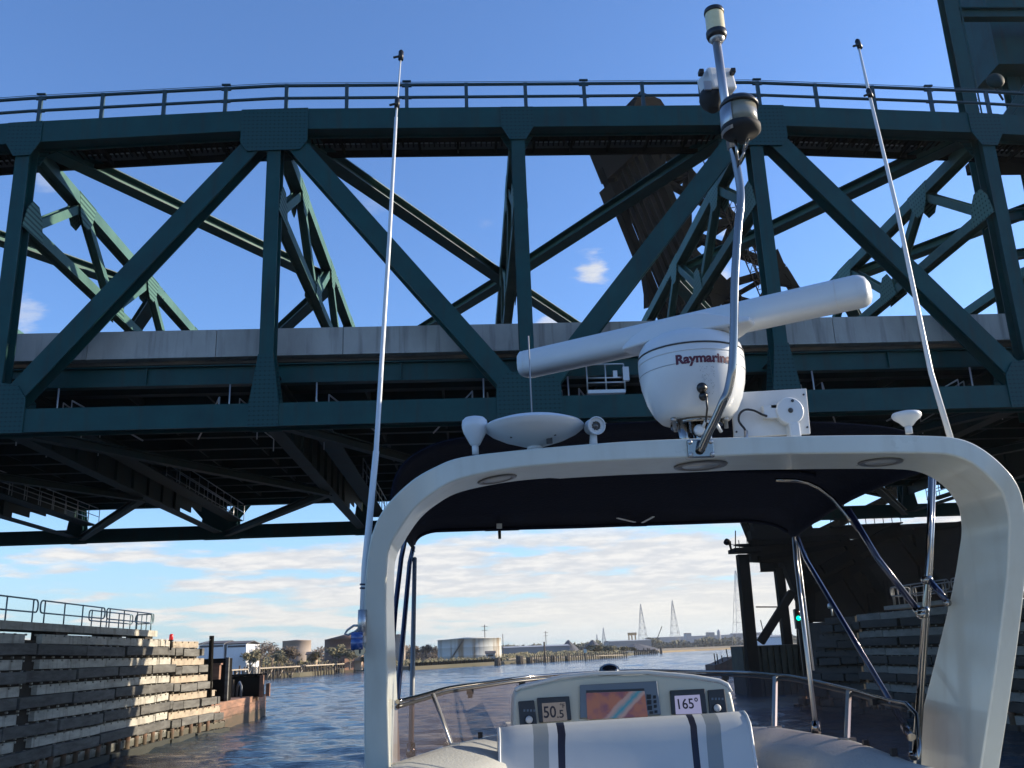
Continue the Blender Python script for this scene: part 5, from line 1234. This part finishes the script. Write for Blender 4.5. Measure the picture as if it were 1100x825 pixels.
# carrier wedge and array bar
zc = 5.86; pa = at(562, 393, Z=zc); pb_ = at(926, 313, Z=zc); ax = (pb_-pa).normalized(); pc = (pa+pb_)/2; nrm_ = Vector((-ax.y, ax.x, 0))
if nrm_.y > 0: nrm_ = -nrm_     # towards the camera
ctr = pa+ax*((rc-pa).dot(ax)); 
shift = (Vector((rc.x, rc.y, 0))-Vector((ctr.x, ctr.y, 0)))
hL = (pb_-pa).length/2
def barsec(s, f_=1.0, rcap=0):
    # cross section (depth, height) of the array housing
    S = [(-.052, -.045), (-.060, -.03), (-.062, .0), (-.060, .035), (-.045, .055), (0, .06), (.045, .055), (.06, .03), (.062, -.02), (.05, -.05), (0, -.058), (-.035, -.055)]
    return [pa+ax*s-nrm_*(a*f_)*-1*-1+Vector((0, 0, b*f_)) for a, b in S]
m1 = MB(); rws = [barsec(-.002, .6), barsec(.0, .9), barsec(.012, 1)]+[barsec(x) for x in np.linspace(.05, 2*hL-.05, 12)]+[barsec(2*hL-.015, 1.0), barsec(2*hL, .96), barsec(2*hL+.02, .8), barsec(2*hL+.03, .5)]
m1.loft(rws, closed_u=True); m1.f.append(list(range(12))); m1.m.append(0); m1.sm.append(False); b_ = (len(rws)-1)*12; m1.f.append([b_+i for i in range(12)]); m1.m.append(0); m1.sm.append(True)
bar = m1.build('array_bar', white, rad); smooth(bar, 50)
for s in (.03, 2*hL-.09):
    m1 = MB(); sec = barsec(s, 1.012); sec2 = barsec(s+.006, 1.012); m1.loft([sec, sec2], closed_u=True); m1.build('end_seam', whited, rad)
cw = Vector((rc.x, rc.y, 0)); m1 = MB()
sec = []
for s, wd, z0, z1 in ((-.27, .045, 5.755, 5.772), (-.21, .095, 5.742, 5.79), (-.1, .15, 5.732, 5.812), (0, .158, 5.73, 5.818), (.1, .14, 5.735, 5.815), (.2, .08, 5.75, 5.79), (.26, .035, 5.765, 5.785)):
    c = cw+ax*s; sec.append([c+nrm_*wd*.95+Vector((0, 0, z0)), c+nrm_*wd*.80+Vector((0, 0, z1)), c-nrm_*wd+Vector((0, 0, z1)), c-nrm_*wd+Vector((0, 0, z0))])
m1.loft(sec, closed_u=True); m1.f.append([0, 1, 2, 3]); m1.m.append(0); m1.sm.append(False); m1.f.append([24, 25, 26, 27]); m1.m.append(0); m1.sm.append(False)
o = m1.build('array_carrier', white, rad); bevel(o, .012, 3, 20); smooth(o, 50)
for s in (-.215, .19): m1 = MB(); m1.lathe([(.008, 0), (.008, -.012)], cw+ax*s+nrm_*.06+Vector((0, 0, 5.757)), n=8); m1.build('bolt', brushed, rad)
# brand lettering curved round the pedestal
me = text_mesh('Raymarine', .064, .0028); zt = at(753, 384.5, Y=rc.y-.205).z; xt = at(757, 384, Y=rc.y-.205).x
for v in me.vertices:
    z = zt+v.co.y*.75; r_ = prad(z)+.0015; s = (xt-rc.x)+v.co.x*.80; th = s/r_; v.co = Vector((rc.x+r_*math.sin(th), rc.y-r_*math.cos(th), z))
me.materials.append(mat('maroon_lettering', (.09, .01, .03), .5)); o = bpy.data.objects.new('lettering', me); COL.objects.link(o); o.parent = rad; o.location = -Vector(rad.location)
# cable glands, speckle, feet
for px, py, rr_ in ((754.5, 416, .014), (757, 424, .012)):
    p = at(px, py, Y=rc.y-.19); th = math.asin(max(-1, min(1, (p.x-rc.x)/prad(p.z)))); n3 = Vector((math.sin(th), -math.cos(th), -.15)); q = Vector((rc.x+prad(p.z)*math.sin(th), rc.y-prad(p.z)*math.cos(th), p.z))
    m1 = MB(); m1.lathe([(rr_*1.4, -.01), (rr_*1.4, .004), (rr_, .006), (rr_*.8, .022), (.003, .024)], q, n3, 14); m1.build('cable_gland', blk, rad)
q2 = q+Vector((.03, -.02, .0)); m1 = MB(); m1.tube([q, q+Vector((.005, -.02, -.01)), q+Vector((.006, -.015, -.05)), q+Vector((.008, .03, -.09))], .004, 6); m1.build('cable', blk, rad)
m1 = MB()
rnd = random.Random(5)
for i in range(70):
    z = zt-.03-rnd.random()*.10; th = (at(757, 400, Y=3.22).x-rc.x)/.2+rnd.uniform(-.1, .22)*(.9); r_ = prad(z)+.0005; q = Vector((rc.x+r_*math.sin(th), rc.y-r_*math.cos(th), z)); n3 = Vector((math.sin(th), -math.cos(th), 0)); m1.lathe([(.0014, 0), (.0012, .0006)], q, n3, 5)
m1.build('faded_warning_print', mat('faded_print', (.3, .32, .34), .6), rad)
m1 = MB(); m1.lathe([(.10, 5.40), (.10, 5.418)], (rc.x, rc.y, 0), n=24); m1.tube([(rc.x-.065, rc.y-.05, 5.27), (rc.x-.065, rc.y-.05, 5.42)], .022, 12); m1.tube([(rc.x+.0, rc.y-.03, 5.27), (rc.x+.0, rc.y-.03, 5.42)], .028, 14); m1.tube([(rc.x+.05, rc.y+.05, 5.27), (rc.x+.05, rc.y+.05, 5.42)], .02, 12); m1.build('mount_posts', chrome, rad)
for dx, dy in ((-.10, -.06), (-.085, -.01), (.10, -.05)): m1 = MB(); m1.lathe([(.008, -.03), (.008, .0), (.013, 0), (.013, .012)], (rc.x+dx, rc.y+dy, 5.41), n=6); m1.build('bolt', brushed, rad)
m1 = MB(); m1.tube([(rc.x, rc.y-.07, 5.37), (rc.x+.01, rc.y-.1, 5.40), (rc.x+.05, rc.y-.1, 5.385), (rc.x+.07, rc.y-.08, 5.36)], .007, 10); m1.lathe([(.021, -.01), (.021, .01), (.012, .014)], (rc.x-.01, rc.y-.07, 5.37), (0, -1, 0), 16); m1.build('hose_elbow', white, rad)

# ------------------------------------------------------------------ light mast
YM = 3.17
lm = thing('light_mast', at(753, 482, Y=YM), 'polished steel light mast bolted to the arch beside the radar, carrying the navigation lights', 'mast')
def mp(px, py): return at(px, py, Y=3.12)
pts = catmull([(752.5, 484), (760, 467), (769, 449), (777, 431), (781.5, 421), (784.5, 408), (787, 390), (788.5, 350), (789.5, 300), (793, 245), (795.5, 222), (795.5, 205), (793, 188), (788.5, 165), (784, 150)], 4)
P3 = []
for x, y in pts:
    Yv = float(np.interp(y, [150, 400, 430, 484], [3.05, 3.05, 3.06, 3.18])); P3.append(at(x, y, Y=Yv))
m1 = MB(); m1.tube(P3, .0150, 16); m1.build('bent_tube', chrome, lm)
m1 = MB(); a = at(786, 160, Y=3.05); b = at(769.3, 42, Y=3.05); m1.tube([a, b], .0165, 16); m1.build('upper_tube', brushed, lm)
c = at(752.5, 482, Y=3.195); m1 = MB(); m1.box(c, (.095, .014, .065)); o = m1.build('base_plate', chrome, lm); bevel(o, .004, 2)
for dx in (-.038, .038):
    for dz in (-.023, .023): m1 = MB(); m1.lathe([(.008, 0), (.008, .005), (.003, .007)], c+Vector((dx, -.007, dz)), (0, -1, 0), 8); m1.build('bolt', brushed, lm)
lens = mat('cream_lens', (.74, .64, .36), .25, 0, (.58, .48, .26), 30, .5, coat=.4)
top = at(766.5, 14, Y=3.05); axm = (at(766.0, 10, Y=3.05)-at(770, 44, Y=3.05)).normalized(); bs = at(770, 40, Y=3.05)
al = thing('anchor_light', bs, 'cream lensed anchor light with black rims at the very top of the mast', 'light')
L0 = (at(766, 12, Y=3.05)-bs).length
m1 = MB(); m1.lathe([(.036, .012), (.0365, .015), (.0365, L0-.014), (.036, L0-.012)], bs, axm, 28); m1.build('lens', lens, al)
m1 = MB(); m1.lathe([(.022, -.01), (.036, -.006), (.040, .006), (.040, .022), (.037, .024)], bs, axm, 28); m1.build('lower_rim', blk, al)
m1 = MB(); m1.lathe([(.038, L0-.016), (.0395, L0-.008), (.037, L0+.004), (.02, L0+.01), (.01, L0+.011)], bs, axm, 28); m1.build('cap', blk, al)
m1 = MB(); m1.lathe([(.018, -.03), (.03, -.012), (.03, -.008)], bs, axm, 20); m1.build('socket', brushed, al)
# steaming light (drum) hung on the front of the mast
c = at(795, 129, Y=2.98); sl_ = thing('steaming_light', c, 'drum shaped masthead light with grey lens and black base, below the anchor light', 'light')
axs = (axm+Vector((.03, .0, 0))).normalized(); grl = mat('grey_tinted_lens', (.22, .21, .17), .3, 0, (.3, .28, .2), 20, .5, coat=.4)
m1 = MB(); m1.lathe([(.063, -.034), (.063, .054)], c, axs, 32); m1.build('lens', grl, sl_)
m1 = MB(); m1.lathe([(.024, .085), (.06, .078), (.071, .062), (.071, .050), (.064, .050)], c, axs, 32); m1.build('cap', blk, sl_)
m1 = MB(); m1.lathe([(.064, -.029), (.072, -.031), (.072, -.050), (.06, -.062), (.024, -.07), (.012, -.095)], c, axs, 32); m1.build('base', blkr, sl_)
# grey shield plate on the left flank
m1 = MB(); pr_ = [c+Matrix.Rotation(a_, 3, axs) @ (Vector((-.0715, 0, 0))) for a_ in np.linspace(-.35, .85, 8)]; m1.loft([[p-axs*.062 for p in pr_], [p+axs*.045 for p in pr_]]); o = m1.build('side_shield', brushed, sl_, fix=False); o.modifiers.new('s', 'SOLIDIFY').thickness = .004
m1 = MB()
for a, b in (((790, 150), (793, 178)), ((800, 152), (799, 165)), ((799, 163), (793, 178)), ((804, 148), (801, 160))): m1.tube([at(*a, Y=2.99), at(*b, Y=3.03)], .005, 7)
m1.build('bracket', chrome, sl_)
# loudhailer / spotlight box behind the mast
c = at(770, 91, Y=3.2); hb = thing('loudhailer_box', c, 'pale square loudhailer housing with black rubber horn, behind the mast', 'loudhailer')
m1 = MB(); m1.box(c, (.115, .10, .10), rot=Matrix.Rotation(R(-8), 3, 'Y') @ Matrix.Rotation(R(14), 3, 'Z')); o = m1.build('housing', whited, hb); bevel(o, .012, 3)
for px, py in ((753, 78), (787, 77)): m1 = MB(); m1.box(at(px, py, Y=3.15), (.02, .03, .02)); o = m1.build('corner_bumper', blk, hb); bevel(o, .004)
m1 = MB(); m1.box(at(760, 92, Y=3.142), (.028, .008, .04)); m1.build('latch', brushed, hb)
d0 = at(764, 100, Y=3.2); m1 = MB(); m1.lathe([(.045, 0), (.052, .03), (.045, .055), (.028, .075), (.02, .085)], d0, (-.0, -.1, -1), 20); m1.build('rubber_horn', blkr, hb)
m1 = MB(); m1.tube([at(775, 95, Y=3.15), at(777, 93, Y=3.06)], .012, 8); m1.build('bracket', brushed, hb)

# ------------------------------------------------------------------ antennas on the arch
def whip(pts, rs, label, fit, name='whip_antenna'):
    t = thing(name, pts[0], label, 'antenna', 'white whip antennas either side of the arch'); m1 = MB(); m1.tube(pts, rs, 10); m1.build('whip', white, t)
    for p, d in fit: m1 = MB(); m1.tube([p-d*.02, p+d*.02], .011, 8); m1.tube([p, p+Vector((-.03, -.01, -.015))], .005, 6); m1.sphere(p+d*.02, .009, 6); m1.build('fitting', blk, t)
    return t
YW = 3.35
w1 = whip([at(389.3, 690, Y=YW), at(392, 610, Y=YW), at(404, 485, Y=YW), at(404.1, 484, Y=YW), at(418, 260, Y=YW), at(425.5, 126, Y=YW), at(425.6, 125, Y=YW), at(430.5, 63, Y=YW)], [.0135, .0125, .0115, .0095, .008, .0065, .0045, .003], 'tall white whip antenna leaning up from the left arch leg', [(at(430.7, 60, Y=YW), Vector((.05, 0, 1))), (at(426.6, 111, Y=YW), Vector((.05, 0, 1)))])
m1 = MB(); a = at(388.8, 683, Y=YW-.02); b = at(389.6, 655, Y=YW-.02); m1.tube([a, b], .016, 12); m1.build('ferrule', brushed, w1)
for py in (628, 632): a = at(390.8, py, Y=YW); m1 = MB(); m1.lathe([(.0145, -.003), (.0145, .003)], a, (.1, 0, 1), 12); m1.build('band', navysleeve, w1)
m1 = MB(); a = at(388, 672, Y=YW-.03); m1.tube([a, at(380, 672, Y=YW), at(373, 677, Y=YW), at(370.5, 681, Y=YW), at(374, 682, Y=YW), at(381, 679, Y=YW), at(388, 673, Y=YW-.02)], .0042, 8); m1.build('cable_loop', cable, w1)
for py, r_ in ((685, .02), (691, .024)): m1 = MB(); c = at(384, py, Y=YW-.03); m1.lathe([(r_, -.02), (r_, .02)], c, (1, 0, .0), 16); m1.build('clamp', bluep, w1)
m1 = MB(); c = at(387, 699, Y=YW-.03); m1.tube([c+Vector((0, 0, .05)), c-Vector((0, 0, .01))], .011, 10); m1.lathe([(.018, -.01), (.018, .01)], c, (0, -1, 0), 14); m1.build('ratchet', chrome, w1)
w2 = whip([at(1022, 474, Y=YW), at(1000, 400, Y=YW), at(963.6, 225, Y=YW), at(934.5, 104, Y=YW), at(922.7, 52, Y=YW)], [.0115, .010, .008, .0065, .0045], 'tall white whip antenna leaning left from the right arch shoulder', [(at(922.5, 48, Y=YW), Vector((-.2, 0, 1))), (at(934.3, 101, Y=YW), Vector((-.2, 0, 1)))])

def stem(t, p, z0, r=.014, m=white): m1 = MB(); m1.tube([(p.x, p.y, z0), (p.x, p.y, p.z)], r, 12); m1.build('stem', m, t)
YT = 3.34
# left GPS mushroom (deep bulb)
c = at(510.5, 478, Y=YT); g1 = thing('gps_antenna', (c.x, YT, 5.25), 'white bulb shaped GPS antenna at the left end of the arch top', 'antenna'); stem(g1, c, c.z-.035, .0125, whited)
m1 = MB(); m1.lathe([(.012, -.004), (.018, .0), (.030, .022), (.042, .045), (.0475, .065), (.0485, .080), (.0475, .081), (.0475, .083), (.046, .092), (.036, .102), (.018, .107), (0, .108)], c, n=32); o = m1.build('dome', white, g1); smooth(o, 50)
# right flat mushroom
c = at(975.5, 457.5, Y=YT); g2 = thing('gps_antenna', (c.x, YT, 5.3), 'white flat topped GPS antenna near the right end of the arch', 'antenna'); stem(g2, c, c.z-.03, .0135, whited)
m1 = MB(); m1.lathe([(.0135, -.002), (.018, .0), (.032, .016), (.048, .028), (.054, .036), (.054, .044), (.05, .050), (.03, .055), (0, .056)], c, n=32); o = m1.build('dome', white, g2); smooth(o, 50)
# satellite compass disc
c = at(574.5, 478.5, Y=YT+.02); dsc = thing('satellite_antenna', (c.x, YT, 5.28), 'wide white lens shaped satellite antenna disc on the arch', 'antenna'); stem(dsc, c, c.z-.02, .03, white)
m1 = MB(); m1.lathe([(.032, -.005), (.06, .004), (.12, .024), (.165, .046), (.185, .062), (.188, .070), (.180, .078), (.14, .092), (.08, .103), (0, .107)], c, n=48); o = m1.build('disc', white, dsc); smooth(o, 50)
m1 = MB(); p = c+Vector((.05, -.06, .004)); m1.box(p, (.022, .012, .022)); m1.build('connector', blk, dsc)
for dx, dy in ((-.09, -.06), (.07, -.08)): m1 = MB(); m1.lathe([(.004, -.003), (.004, .002)], c+Vector((dx, dy, .02)), n=8); m1.build('screw', dkgrey, dsc)
m1 = MB(); m1.tube([at(572.5, 470, Y=YT+.1), at(567.6, 361, Y=YT+.1)], .0028, 6); tag(m1.build('thin_rod_antenna', cable), 'thin grey rod antenna rising behind the disc antenna', 'antenna')
# camera
c = at(637, 478, Y=YT-.04); cmr = thing('security_camera', (c.x, YT-.04, 5.28), 'small white bullet camera with round lens standing on the arch', 'camera')
m1 = MB(); m1.tube([c-Vector((0, 0, .02)), at(637.5, 464, Y=YT-.04)], [.017, .012], 12); m1.build('stem', whited, cmr)
q = at(640, 457.5, Y=YT-.06); dv = (CAM-q).normalized(); dv = (dv+Vector((.3, 0, .1))).normalized()
m1 = MB(); m1.lathe([(.012, -.07), (.027, -.065), (.030, -.05), (.031, .0), (.034, .012), (.031, .014), (.027, .004), (.01, .003)], q, dv, 24); o = m1.build('body', white, cmr); smooth(o, 50)
m1 = MB(); m1.lathe([(.026, .002), (.0, .006)], q, dv, 20); o = m1.build('lens', mat('dark_lens', (.05, .045, .04), .15, coat=1), cmr)
m1 = MB()
for i in range(10):
    a_ = 2*PI*i/10; u = dv.orthogonal().normalized(); v = dv.cross(u); m1.lathe([(.003, .004), (.002, .008)], q+(u*math.cos(a_)+v*math.sin(a_))*.018, dv, 6)
m1.build('led_ring', whited, cmr)
# white plate with the round hub
pp = [at(788.5, 470, Y=3.42), at(871, 466, Y=3.42), at(866.5, 417, Y=3.42), at(785.5, 422, Y=3.42)]
pt_ = thing('panel_antenna', (at(830, 470, Y=3.42).x, 3.42, 5.3), 'white rectangular panel on the arch with a round pivot hub and black cable', 'antenna')
m1 = MB(); m1.prism([p for p in pp], (0, .012, 0)); o = m1.build('panel', whited, pt_); bevel(o, .003, 2)
c = at(847, 442.5, Y=3.405)
m1 = MB(); m1.lathe([(.054, -.012), (.054, .018), (.050, .022), (.02, .024), (.0, .024)], c, (0, -1, 0), 36); o = m1.build('hub', white, pt_); smooth(o, 40)
m1 = MB(); m1.lathe([(.010, .024), (.010, .027), (.004, .028)], c, (0, -1, 0), 14); m1.lathe([(.006, .024), (.006, .026)], c+Vector((.012, 0, .038)), (0, -1, 0), 10); m1.build('hub_screw', dkgrey, pt_)
m1 = MB(); m1.box(c+Vector((-.07, 0, .0)), (.06, .03, .05)); m1.box(c+Vector((-.045, -.005, .02)), (.05, .02, .012)); m1.build('hub_arm', white, pt_)
m1 = MB(); m1.box(c+Vector((.01, .0, -.075)), (.045, .05, .06)); o = m1.build('foot', white, pt_); bevel(o, .008)
m1 = MB(); m1.tube([Vector(v) for v in catmull([tuple(at(*p, Y=3.385)) for p in ((824, 447), (818, 445), (810, 441), (801, 440), (795, 444), (793.5, 451), (796, 456), (800, 461), (801.5, 467))], 3)], .0045, 8); m1.build('cable', blk, pt_)
m1 = MB(); a = at(801.5, 466, Y=3.385); m1.tube([a+Vector((0, 0, .012)), a-Vector((0, 0, .05))], .008, 10); m1.build('cable_gland', brushed, pt_)
for px, py in ((789, 429), (863, 424), (867, 459), (791, 464)): m1 = MB(); m1.lathe([(.004, 0), (.004, .004)], at(px, py, Y=3.42), (0, -1, 0), 8); m1.build('screw', dkgrey, pt_)

# ------------------------------------------------------------------ thin air between here and the horizon
hz_ = MB(); hz_.box((0, 2500, 39), (12400, 6000, 86))
hm = bpy.data.materials.new('haze_air'); hm.use_nodes = True; t = hm.node_tree; t.nodes.clear()
o_ = t.nodes.new('ShaderNodeOutputMaterial'); v_ = t.nodes.new('ShaderNodeVolumePrincipled'); v_.inputs['Color'].default_value = (.86, .9, .95, 1); v_.inputs['Density'].default_value = .00011
v_.inputs['Anisotropy'].default_value = .3
t.links.new(v_.outputs[0], o_.inputs['Volume'])
tag(hz_.build('haze', hm), kind='stuff')
